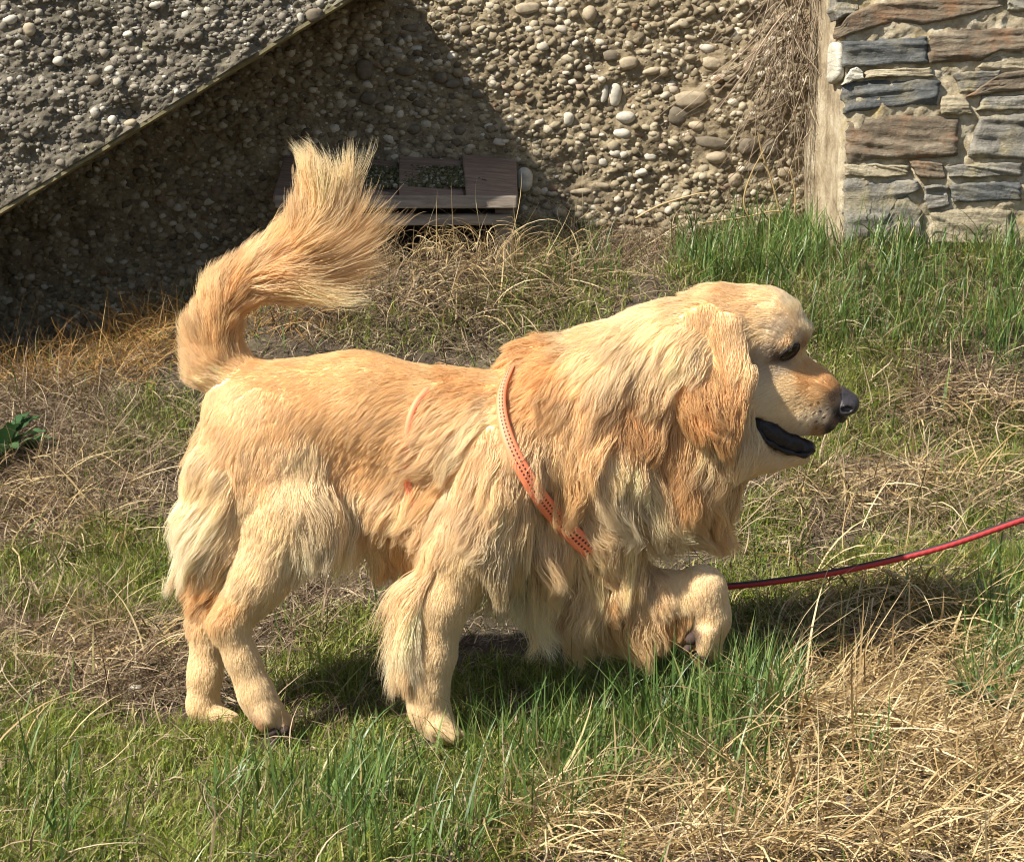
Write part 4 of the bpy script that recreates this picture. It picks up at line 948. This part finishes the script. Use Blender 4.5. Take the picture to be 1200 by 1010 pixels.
 'near_hind': [(290,490,-.6,.8,-.4,1,15,.12,.1,'L'),(330,490,-.5,.9,-.3,1,15,.12,.1,'G'),(270,540,-.4,1,-.3,1,22,.18,.3,'L'),(310,550,-.3,1,-.2,1,20,.15,.3,'L'),(345,545,-.1,1,0,1,24,.18,.5,'C'),(378,570,.1,1,-.05,1,60,.3,.7,'C'),(388,610,.1,1,-.1,1,74,.35,.6,'W'),(290,600,-.4,1,-.3,1,28,.22,.4,'C'),(325,610,-.2,1,-.1,1,26,.18,.4,'C'),(365,640,0,1,-.15,1,50,.3,.5,'W'),
  (320,670,-.3,1,-.3,1,18,.15,.3,'C'),(280,680,-.5,.9,-.3,1,26,.25,.4,'C'),(265,712,-.5,1,-.2,1,22,.28,.3,'G'),(285,735,-.1,1,.1,1,10,.14,.1,'C'),(285,775,.2,1,.3,1,9,.14,.1,'C'),(300,815,.3,1,.4,1,8,.14,.1,'C'),(315,838,.5,.8,.6,.8,9,.18,.1,'C'),(306,850,.3,1,.4,.9,7,.15,.1,'N'),(334,848,.6,.8,.7,.8,8,.2,.1,'L')],
 'far_hind': [(260,640,-.6,.8,-.4,1,48,.4,.5,'L'),(250,690,-.6,.8,-.3,1,44,.4,.5,'O'),(300,650,-.1,1,0,1,50,.3,.5,'N'),(340,640,0,1,0,1,70,.3,.5,'L'),(235,725,-.4,1,-.1,1,20,.25,.3,'L'),(245,740,-.1,1,0,1,11,.16,.1,'C'),(240,780,-.1,1,0,1,9,.14,.1,'C'),(235,820,-.1,1,.1,1,8,.16,.1,'C'),(262,840,.8,.3,.9,.3,7,.12,0,'C')],
}
def guide_eval(P, reg):
    px, py = proj(P); N = len(P); out = np.zeros((N, 10))
    for name, k in REG.items():
        m_ = reg == k
        if not m_.any(): continue
        g = guides[name]
        A = np.array([[*q[:9], *CC[q[9]]] for q in g], float)
        A[:, 2:4] /= np.linalg.norm(A[:, 2:4], axis=1)[:, None]; A[:, 4:6] /= np.linalg.norm(A[:, 4:6], axis=1)[:, None]
        d2 = (px[m_][:, None] - A[None, :, 0]) ** 2 + (py[m_][:, None] - A[None, :, 1]) ** 2
        w = 1 / (d2 + 20) ** 2.3; w /= w.sum(1)[:, None]
        out[m_] = w @ A[:, 2:12]
    return out
def unit(a): return a / (np.linalg.norm(a, axis=-1, keepdims=True) + 1e-9)

# body mesh
DOGP = at(450, 858, -.02)
body_me = mesh_np('golden_retriever', BV - DOGP, BQ)
def vreg(P): 
    q = np.clip(np.round((P - LO) / HS).astype(int), 0, np.array(D.shape) - 1); return R[q[:, 0], q[:, 1], q[:, 2]]
gv = guide_eval(BV, vreg(BV))
ca = body_me.attributes.new('coat', 'FLOAT_COLOR', 'POINT')
ca.data.foreach_set('color', np.concatenate([gv[:, 7:10], np.ones((len(gv), 1))], 1).astype(np.float32).ravel())
m, nt, p = new_mat('skin_coat')
a = nd(nt, 'ShaderNodeAttribute', attribute_name='coat'); nt.links.new(a.outputs['Color'], p.inputs['Base Color'])
p.inputs['Roughness'].default_value = 0.9; p.inputs['Specular IOR Level'].default_value = 0.1
dog = link('golden_retriever', body_me, m); dog.location = DOGP
tag(dog, 'golden retriever in an orange harness walking across the grass with one front paw raised', 'dog')
def dchild(name, V, Q=None, T=None, mat=None, smooth=True):
    return link(name, mesh_np(name, np.asarray(V) - DOGP, Q, T, smooth), mat, dog)

# ---- face parts
M_nose = mat_plain('nose_leather', (0.035, 0.03, 0.032), 0.42, 0.5, 260, .0015)
M_eye = mat_plain('eye_dark', (0.009, 0.005, 0.003), 0.08, 0.35)
M_rim = mat_plain('eye_rim', (0.025, 0.018, 0.016), 0.5, 0.4)
M_lip = mat_plain('lip_black', (0.016, 0.011, 0.011), 0.36, 0.35, 120, .003)
def blob(parts, h=0.0016, marg=.012, sub=()):
    PR = [(at(*a[:3]), at(*b[:3]), a[3] * PXM, b[3] * PXM, ky, k * PXM, 0) for a, b, ky, k in parts]
    d_, _, lo_, hh = build_sdf(PR, h, marg)
    n = d_.shape
    g_ = np.stack(np.meshgrid(*[lo_[i] + h * np.arange(n[i]) for i in range(3)], indexing='ij'), -1)
    for c_, r_ in sub:
        dd = np.linalg.norm((g_ - at(*c_)) / np.array([1.5, 1, .8]), axis=-1) - r_ * PXM
        d_ = np.maximum(d_, -dd)
    return surface_nets(d_, lo_, h)
HY = -.012
V, Q = blob([((984, 464, HY, 12), (995, 470, HY, 11), 1.25, 6), ((988, 478, HY - .010, 11), (996, 476, HY - .008, 10), 1, 6), ((988, 478, HY + .010, 11), (996, 476, HY + .008, 10), 1, 6), ((984, 484, HY, 9), (986, 490, HY, 6), .9, 6)],
            sub=[((993, 480, HY - .021), 5.0), ((993, 480, HY + .021), 5.0), ((1001, 482, HY), 2.5)])
dchild('nose', V, Q, None, M_nose)
yl = -.033
LP = [(884, 490, .021, 10), (893, 500, .023, 13), (907, 511, .0215, 14), (926, 520, .0185, 12), (940, 525, .013, 9.5), (948, 525, .008, 7)]
LPP = []
for s_ in (-1, 1):
    for (x0_, y0_, o0, r0), (x1_, y1_, o1, r1) in zip(LP[:-1], LP[1:]):
        LPP.append(((x0_, y0_, HY + s_ * (o0 - .004), r0), (x1_, y1_, HY + s_ * (o1 - .004), r1), .62, 6))
LPP.append(((946, 525, HY - .008, 7.5), (946, 525, HY + .008, 7.5), 1, 6))
V, Q = blob(LPP)
V = V + .0022 * np.stack([fbm(V[:, 0] * 160, V[:, 2] * 160, 3, 2), fbm(V[:, 0] * 190 + 5, V[:, 2] * 130, 3, 3), fbm(V[:, 0] * 150, V[:, 2] * 150 + 7, 3, 4)], 1)
lips = dchild('lips', V, Q, None, M_lip)
for s_ in (-1, 1):                                            # wet dark rim of the lower lip
    P = catmull([at(a_, b_, HY + s_ * o_) for a_, b_, o_ in ((888, 504, .028), (898, 516, .029), (911, 524, .028), (928, 531, .023), (944, 533, .018), (953, 527, .010))], 30)
    P = P + .0008 * np.stack([fbm(P[:, 0] * 300, P[:, 0] * 0, 2, k_) for k_ in (1, 2, 3)], 1)
    V, Q = tube(P, .0036 + .0012 * np.sin(np.arange(30) * .9), 8); dchild('lip_rim', V, Q, None, M_lip)
eyes = []
for sd_ in (-1, 1):
    ye = surf_y(925, 412, 0.0, -1 if sd_ < 0 else 1)
    c_ = at(925, 412, ye)
    nn_ = unit(samp(G, c_[None]))[0]; rt = math.radians(27)
    tx = np.array([math.cos(rt), 0, math.sin(rt)]); tx = unit(tx - nn_ * (tx @ nn_)); ty = np.cross(nn_, tx)
    if ty[2] < 0: ty = -ty
    B3, F3 = ICO3
    V = c_ + (B3[:, :1] * tx * 12.5 + B3[:, 1:2] * ty * 7.8) * PXM + B3[:, 2:] * nn_ * .0045 + nn_ * .0004
    dchild('eye', V, None, F3 if np.dot(np.cross(tx, ty), nn_) > 0 else F3[:, ::-1], M_eye)
    th = np.linspace(0, 2 * np.pi, 41)
    for (t0_, t1_, lift_, rr) in ((0.0, np.pi, .0030, .0022), (np.pi, 2 * np.pi, .0022, .0016)):
        tt = np.linspace(t0_, t1_, 18)
        P = c_ + (np.cos(tt)[:, None] * tx * 14.5 + (np.sin(tt) * (7.4 if t0_ == 0 else 8.4))[:, None] * ty) * PXM + nn_ * (lift_ * (1 - .8 * np.cos(tt) ** 2))[:, None]
        V, Q = tube(P, rr * (1 - .5 * np.cos(tt) ** 2), 8); dchild('eyelid', V, Q, None, M_rim)
    eyes.append((c_, tx, ty))
# paw pads and claws
M_pad = mat_plain('paw_pad', (0.055, 0.035, 0.028), 0.8, .25, 120, .002)
M_claw = mat_plain('claw', (0.06, 0.045, 0.035), 0.35, .5)
def ellip(c_, r3, rot=0):
    B, F = ICO2; q = B * np.array(r3); cs, sn = math.cos(rot), math.sin(rot)
    return np.stack([q[:, 0] * cs - q[:, 2] * sn, q[:, 1], q[:, 0] * sn + q[:, 2] * cs], -1) + c_, F
for (x_, y_, Y_, a_, b_, rt) in [(812, 748, -.036, 10, 8, .5), (806, 760, -.046, 6, 5, .3), (815, 767, -.040, 6, 5, .3), (826, 770, -.044, 5, 4, 0), (318, 858, -.094, 9, 6, .2), (332, 856, -.086, 8, 6, .2)]:
    V, T = ellip(at(x_, y_, Y_), (a_ * PXM, .008, b_ * PXM), rt); dchild('paw_pad', V, None, T, M_pad)
for (x0_, y0_, x1_, y1_, Y_) in [(824, 770, 822, 779, -.046), (836, 772, 836, 782, -.034), (336, 852, 343, 860, -.078), (322, 856, 328, 864, -.096), (536, 866, 544, 872, -.094), (530, 866, 535, 874, -.108)]:
    P = catmull([at(x0_, y0_, Y_), at((x0_ + x1_) / 2 + 1, (y0_ + y1_) / 2 - .5, Y_ - .001), at(x1_, y1_, Y_)], 6)
    V, Q = tube(P, np.linspace(.0032, .0006, 6), 6); dchild('claw', V, Q, None, M_claw)

# ---- harness bands laid over the coat
def band(path, w0, w1, off, n=70, both=True):
    """closed band: near side from pixel path, far side mirrored; returns V,Q,UV and near centre line"""
    pts = np.array(path, float); c2 = catmull(pts, n)
    near = np.stack([at(a, b, surf_y(a, b, off)) for a, b in c2])
    far = np.stack([at(a, b, surf_y(a, b, off, 1)) for a, b in c2])
    loop = np.concatenate([near, far[::-1]])
    ker = np.ones(7) / 7
    m_ = len(loop)
    for _ in range(3):
        ext = np.concatenate([loop[-3:], loop, loop[:3]])
        loop = np.stack([np.convolve(ext[:, i], ker, 'valid') for i in range(3)], 1)
    tng = unit(np.roll(loop, -1, 0) - np.roll(loop, 1, 0))
    nrm = unit(samp(G, loop)); nrm[np.abs(nrm).sum(1) < .2] = [0, -1, 0]
    sd_ = unit(np.cross(nrm, tng))
    s = np.linspace(0, 1, n); hw = (w0 + (w1 - w0) * s) * PXM / 2; hw = np.concatenate([hw, hw[::-1]])
    f = np.array([-1, -.6, -.2, .2, .6, 1])
    cr_ = np.array([-.001, .0008, .0015, .0015, .0008, -.001])
    outer = loop[:, None] + sd_[:, None] * (hw[:, None] * f)[..., None] + nrm[:, None] * cr_[None, :, None]
    inner = loop[:, None] + sd_[:, None] * (hw[:, None] * f[::-1])[..., None] - nrm[:, None] * .0025
    ring = np.concatenate([outer, inner], 1); k = ring.shape[1]
    i = np.arange(m_)[:, None]; j = np.arange(k)[None]
    Q = np.stack([i * k + j, i * k + (j + 1) % k, ((i + 1) % m_) * k + (j + 1) % k, ((i + 1) % m_) * k + j], -1).reshape(-1, 4)
    L = np.concatenate([[0], np.cumsum(np.linalg.norm(np.diff(loop, axis=0), axis=1))])
    uv = np.zeros((m_, k, 3)); uv[..., 0] = L[:, None]; uv[:, :6, 1] = f; uv[:, 6:, 1] = 2
    return ring.reshape(-1, 3), Q, uv.reshape(-1, 3), near
m, nt, p = new_mat('harness_orange')
a = nd(nt, 'ShaderNodeAttribute', attribute_name='strap'); sp_ = nt.nodes.new('ShaderNodeSeparateXYZ'); nt.links.new(a.outputs['Vector'], sp_.inputs[0])
def mth(op, x, y=None):
    n = nt.nodes.new('ShaderNodeMath'); n.operation = op
    for s, v in ((n.inputs[0], x), (n.inputs[1], y)):
        if v is None: continue
        if isinstance(v, (int, float)): s.default_value = v
        else: nt.links.new(v, s)
    return n.outputs[0]
u = mth('LESS_THAN', mth('FRACT', mth('MULTIPLY', sp_.outputs[0], 175.0)), 0.55)
v1 = mth('LESS_THAN', mth('ABSOLUTE', mth('SUBTRACT', mth('ABSOLUTE', mth('ADD', sp_.outputs[1], -.05)), .28)), .13)
c = mix(nt, mth('MULTIPLY', u, v1), (0.90, 0.245, 0.11), (0.10, 0.02, 0.012))
nt.links.new(c, p.inputs['Base Color']); p.inputs['Roughness'].default_value = .6
M_harn = m
har = link('harness', None, None, dog) if False else None
chest_path = [(606, 418), (590, 445), (586, 475), (595, 515), (616, 557), (642, 595), (668, 624), (692, 645), (706, 658)]
girth_path = [(512, 446), (488, 470), (477, 505), (475, 545), (482, 590), (500, 640)]
Vc, Qc, UVc, nearc = band(chest_path, 7, 27, .0135)
Vg, Qg, UVg, nearg = band(girth_path, 8, 9, .0042)
UVg[:, 1] = 2.0                                               # plain webbing on the rear strap
for nm, V, Q, UV in (('harness', Vc, Qc, UVc), ('harness', Vg, Qg, UVg)):
    if har is None:
        har = dchild(nm, V, Q, None, M_harn); tg = har; har['label'] = 'orange webbing dog harness with stitched straps'
    else:
        tg = link('girth_strap', mesh_np('girth_strap', V - DOGP, Q), M_harn, har)
    aa = tg.data.attributes.new('strap', 'FLOAT_VECTOR', 'POINT'); aa.data.foreach_set('vector', UV.astype(np.float32).ravel())

# ---- fur
def grow(N, seed, long_only=False):
    r = np.random.default_rng(seed)
    v0, v1_, v2, v3 = [BV[BQ[:, i]] for i in range(4)]
    n_ = np.cross(v2 - v0, v3 - v1_); area = np.linalg.norm(n_, axis=1) / 2; fn = unit(n_)
    cen = (v0 + v1_ + v2 + v3) / 4; reg = vreg(cen)
    gq = guide_eval(cen, reg)
    L = gq[:, 4]
    dens = area * np.where(L < 14, 2.6, np.where(L < 30, 1.5, 1.0)) * np.where(fn[:, 1] > .35, .35, 1.0) * np.where(reg == 4, 2.0, 1.0) * np.where((reg == 5) & (fn[:, 0] < -.6), 2.2, 1.0)
    k = r.choice(len(BQ), N, p=dens / dens.sum())
    a, b = r.random(N)[:, None], r.random(N)[:, None]
    P = (v0[k] * (1 - a) + v1_[k] * a) * (1 - b) + (v3[k] * (1 - a) + v2[k] * a) * b
    reg = reg[k].astype(int); nrm = unit(samp(G, P)); px, py = proj(P)
    reg = np.where((reg == 5) & (nrm[:, 0] < -.62) & (py > 655) & (py < 806), 9, reg)
    reg = np.where((reg == 6) & (nrm[:, 2] < -.35) & (px < 818) & (py > 690), 10, reg)
    g = guide_eval(P, reg)
    keep = np.ones(N, bool)
    for e_, tx_, ty_ in eyes:
        q_ = P - e_; keep &= (((q_ @ tx_) / (11.0 * PXM)) ** 2 + ((q_ @ ty_) / (5.2 * PXM)) ** 2 > 1) | (np.linalg.norm(q_, axis=1) > .03)
    keep &= ~((np.hypot(px - 993, py - 475) < 15) & (reg == 2))
    lipd = np.min([np.hypot(px - a_, (py - b_) * 1.15) for a_, b_ in ((890, 496), (899, 503), (908, 510), (920, 516), (932, 520), (944, 524))], 0)
    keep &= ~((lipd < 8.5) & (reg <= 2) & (px > 880))
    P, reg, g, nrm, px, py = P[keep], reg[keep], g[keep], nrm[keep], px[keep], py[keep]
    N = len(P)
    base_pos = P + (reg * 1.0)[:, None] * np.array([0, 4.0, 0])
    clumps = []
    for per in (14, 70, 300):
        M = max(10, N // per); ci = r.choice(N, M, replace=False)
        kd = kdtree.KDTree(M)
        jit = base_pos + r.normal(0, .0016 if per > 20 else .0004, (N, 3))
        for j, q in enumerate(ci): kd.insert(base_pos[q], j)
        kd.balance()
        clumps.append((per, M, ci, np.fromiter((kd.find(q)[1] for q in jit), np.int64, N)))
    _, Mb, _, nb_ = clumps[2]; _, Mm, _, nm_ = clumps[1]
    ln = g[:, 4] * PXM * np.where(reg == 4, r.uniform(.3, 1.25, N), np.where(g[:, 4] > 55, r.uniform(.42, 1.25, N), r.uniform(.62, 1.12, N))) * r.uniform(.72, 1.15, Mb)[nb_] * r.uniform(.85, 1.1, Mm)[nm_]
    lift = g[:, 5] * r.uniform(.5, 1.4, N) * r.uniform(.5, 1.4, Mb)[nb_] * r.uniform(.7, 1.3, Mm)[nm_]
    # coat parted and pressed flat along the straps
    for line, rad, f in ((nearc[:60], .018, .40), (nearg[:30], .010, .8)):
        dmin = np.full(N, 9.0)
        for q in line[::2]: dmin = np.minimum(dmin, np.linalg.norm(P[:, [0, 2]] - q[[0, 2]], axis=1))
        pr_ = np.clip(1 - dmin / rad, 0, 1) ** .6
        ln = ln * (1 - (1 - f) * pr_); lift = lift * (1 - .8 * pr_)
    K = 9
    d1 = np.stack([g[:, 0], np.zeros(N), -g[:, 1]], 1); d2 = np.stack([g[:, 2], np.zeros(N), -g[:, 3]], 1)
    # local turns of the coat so that it breaks into swirls
    sw_ = 0.55 * fbm(P[:, 0] * 26 + 3, P[:, 2] * 26, 2, 5) * np.clip(g[:, 4] / 50, .3, 1.2) * np.where(reg == 4, .6, 1.6)
    def rotxz(d, a): return np.stack([d[:, 0] * np.cos(a) - d[:, 2] * np.sin(a), d[:, 1], d[:, 0] * np.sin(a) + d[:, 2] * np.cos(a)], 1)
    d1 = rotxz(d1, sw_); d2 = rotxz(d2, sw_ * 1.3 + 0.5 * fbm(P[:, 0] * 40, P[:, 2] * 40 + 9, 2, 6) * np.clip(g[:, 4] / 60, .1, 1))
    jt = np.where(reg == 4, .045, .10)[:, None]; d1 = d1 + r.normal(0, 1, (N, 3)) * jt; d2 = d2 + r.normal(0, 1.3, (N, 3)) * jt
    pts = [P - nrm * .002]
    cur = P.copy(); curn = nrm
    for s in range(1, K):
        t = s / (K - 1)
        d = d1 * (1 - t) + d2 * t
        d = d - curn * (d * curn).sum(1, keepdims=True) * (0.9 - .35 * t)
        d = unit(d) + curn * (lift * (1.25 - t) * 1.6)[:, None]
        cur = cur + unit(d) * (ln / (K - 1))[:, None]
        sd_ = samp(D, cur); gr = samp(G, cur); gl = np.linalg.norm(gr, axis=1)
        ok_ = gl > .3
        curn = np.where(ok_[:, None], gr / (gl[:, None] + 1e-9), curn * .98)
        clr = .001 + .010 * lift * t
        push = np.where(ok_, np.clip(clr - sd_, 0, .02), 0)
        cur = cur + curn * push[:, None]
        pts.append(cur)
    C = np.stack(pts, 1)                                    # N,K,3
    # clumping at two sizes
    t = np.linspace(0, 1, K)
    tint = np.ones(N)
    for (per, M, ci, near), amt, ex in zip(clumps, (.5, .62, .46), (1.2, 1.15, 1.1)):
        cc = ci[near]
        off = C[cc] - C                                      # pull towards centre strand
        c_amt = amt * np.clip(g[:, 4] / {14: 26, 70: 40, 300: 62}[per], .08, 1.2) * r.uniform(.55, 1.08, N); c_amt = np.minimum(c_amt, .92) * np.where((reg == 4) | (reg == 9), .6 if per < 100 else .3, 1.0)
        C = C + off * (c_amt[:, None] * t[None] ** ex)[..., None] * np.clip({14: .02, 70: .03, 300: .05}[per] / (np.linalg.norm(off[:, 0], axis=1) + 1e-6), 0, 1)[:, None, None]
        tj = r.normal(0, .06, M); tint *= 1 + tj[near] * np.clip(g[:, 4] / 40, .2, 1)
        ph = r.uniform(0, 6.28, M)[near]; fr = r.uniform(.8, 1.6, M)[near]
        amp = g[:, 6] * ln * {14: .03, 70: .045, 300: .07}[per]
        side = unit(np.cross(nrm, C[:, -1] - C[:, 0]))
        wv = np.sin(2 * np.pi * fr[:, None] * t[None] + ph[:, None]) - np.sin(ph)[:, None]
        C = C + side[:, None] * (amp[:, None] * wv * t[None])[..., None]
    C = C + np.cumsum(r.normal(0, 1, C.shape) * (ln * .010)[:, None, None] * (t[None, :, None] > 0), 1)
    # keep the far tips out of the ground
    gzv = gz(C[..., 0].ravel(), C[..., 1].ravel()).reshape(C.shape[:2]); C[..., 2] = np.maximum(C[..., 2], gzv + .002)
    rad0 = np.clip(.00025 + g[:, 4] * 1.6e-6, .00024, .00036) * r.uniform(.75, 1.25, N)
    radii = rad0[:, None] * np.clip(1.08 - t ** 1.6, .12, 1)[None]
    col = g[:, 7:10] * tint[:, None] * r.normal(1, .055, (N, 1))
    # darker guard hairs and pale ones mixed in
    mixr = r.random(N); col = np.where((mixr < .10)[:, None], col * np.array([.88, .82, .74]), col); col = np.where((mixr > .90)[:, None], col * .75 + .25 * np.array([.90, .80, .60]), col)
    for wx_, wy_ in [(945, 478), (952, 474), (960, 472), (947, 487), (955, 484), (963, 481), (970, 479), (941, 495), (950, 495), (959, 492), (967, 489), (958, 500), (966, 497)]:
        wd_ = (np.hypot(px - wx_, py - wy_) < 1.25) & (reg == 2); col[wd_] = np.array([.05, .032, .024])
    col = np.clip(col, .008, .93)
    # root to tip: hair of this coat pales towards its tip
    return C, radii, col
def fur_object(name, N, seed, mat):
    C, radii, col = grow(N, seed)
    n, K = C.shape[:2]
    hc = bpy.data.hair_curves.new(name)
    hc.add_curves([K] * n)
    hc.attributes['position'].data.foreach_set('vector', (C - DOGP).astype(np.float32).ravel())
    ra = hc.attributes.get('radius') or hc.attributes.new('radius', 'FLOAT', 'POINT'); ra.data.foreach_set('value', radii.astype(np.float32).ravel())
    ca = hc.attributes.new('fur_tone', 'FLOAT_COLOR', 'CURVE')
    ca.data.foreach_set('color', np.concatenate([col, np.ones((n, 1))], 1).astype(np.float32).ravel())
    o = link(name, hc, mat, dog)
    return o
m = bpy.data.materials.new('fur_hair'); m.use_nodes = True; nt = m.node_tree
p = nt.nodes['Principled BSDF']
a = nd(nt, 'ShaderNodeAttribute', attribute_name='fur_tone')
nt.links.new(a.outputs['Color'], p.inputs['Base Color'])
p.inputs['Roughness'].default_value = .36; p.inputs['Specular IOR Level'].default_value = .5
tr_ = nt.nodes.new('ShaderNodeBsdfTranslucent'); nt.links.new(a.outputs['Color'], tr_.inputs[0])
mx_ = nt.nodes.new('ShaderNodeMixShader'); mx_.inputs[0].default_value = .42
nt.links.new(p.outputs[0], mx_.inputs[1]); nt.links.new(tr_.outputs[0], mx_.inputs[2])
nt.links.new(mx_.outputs[0], nt.nodes['Material Output'].inputs[0])
fur = fur_object('fur', 260000, 77, m)

# ------------------------------------------------------------------ leash
lp = catmull([at(640, 655, .10), at(740, 690, .10), at(850, 687, .10), at(930, 678, .10), at(1000, 666, .09), at(1100, 642, .05), at(1200, 608, 0), at(1330, 565, -.1), at(1500, 500, -.25), [1.35, -.75, .62], [1.9, -1.25, .92]], 220)
V, Q = tube(lp, .0050, 12)
me = mesh_np('leash', V, Q)
uv = np.zeros((220, 12, 3)); s_ = np.r_[0, np.cumsum(np.linalg.norm(np.diff(lp, axis=0), axis=1))]; uv[..., 0] = s_[:, None]; uv[..., 1] = np.linspace(0, 1, 12, endpoint=False)[None]
aa = me.attributes.new('weave', 'FLOAT_VECTOR', 'POINT'); aa.data.foreach_set('vector', uv.astype(np.float32).ravel())
m, nt, p = new_mat('leash_cord')
nrm_ = nt.nodes.new('ShaderNodeNewGeometry'); sx_ = nt.nodes.new('ShaderNodeSeparateXYZ'); nt.links.new(nrm_.outputs['Normal'], sx_.inputs[0])
a = nd(nt, 'ShaderNodeAttribute', attribute_name='weave'); sp_ = nt.nodes.new('ShaderNodeSeparateXYZ'); nt.links.new(a.outputs['Vector'], sp_.inputs[0])
saw = mth('ABSOLUTE', mth('SUBTRACT', mth('FRACT', mth('ADD', mth('MULTIPLY', sp_.outputs[0], 90.0), mth('MULTIPLY', sp_.outputs[1], 2.0))), .5))
half = mth('GREATER_THAN', mth('FRACT', mth('ADD', sp_.outputs[1], mth('MULTIPLY', saw, .10))), .50)
c = mix(nt, half, (0.33, 0.024, 0.025), (0.018, 0.015, 0.017))
nt.links.new(c, p.inputs['Base Color']); p.inputs['Roughness'].default_value = .65
bump(nt, p, saw, .5, .002)
tag(link('leash', me, m), 'red and black cord leash running from the dog to the right edge', 'leash')
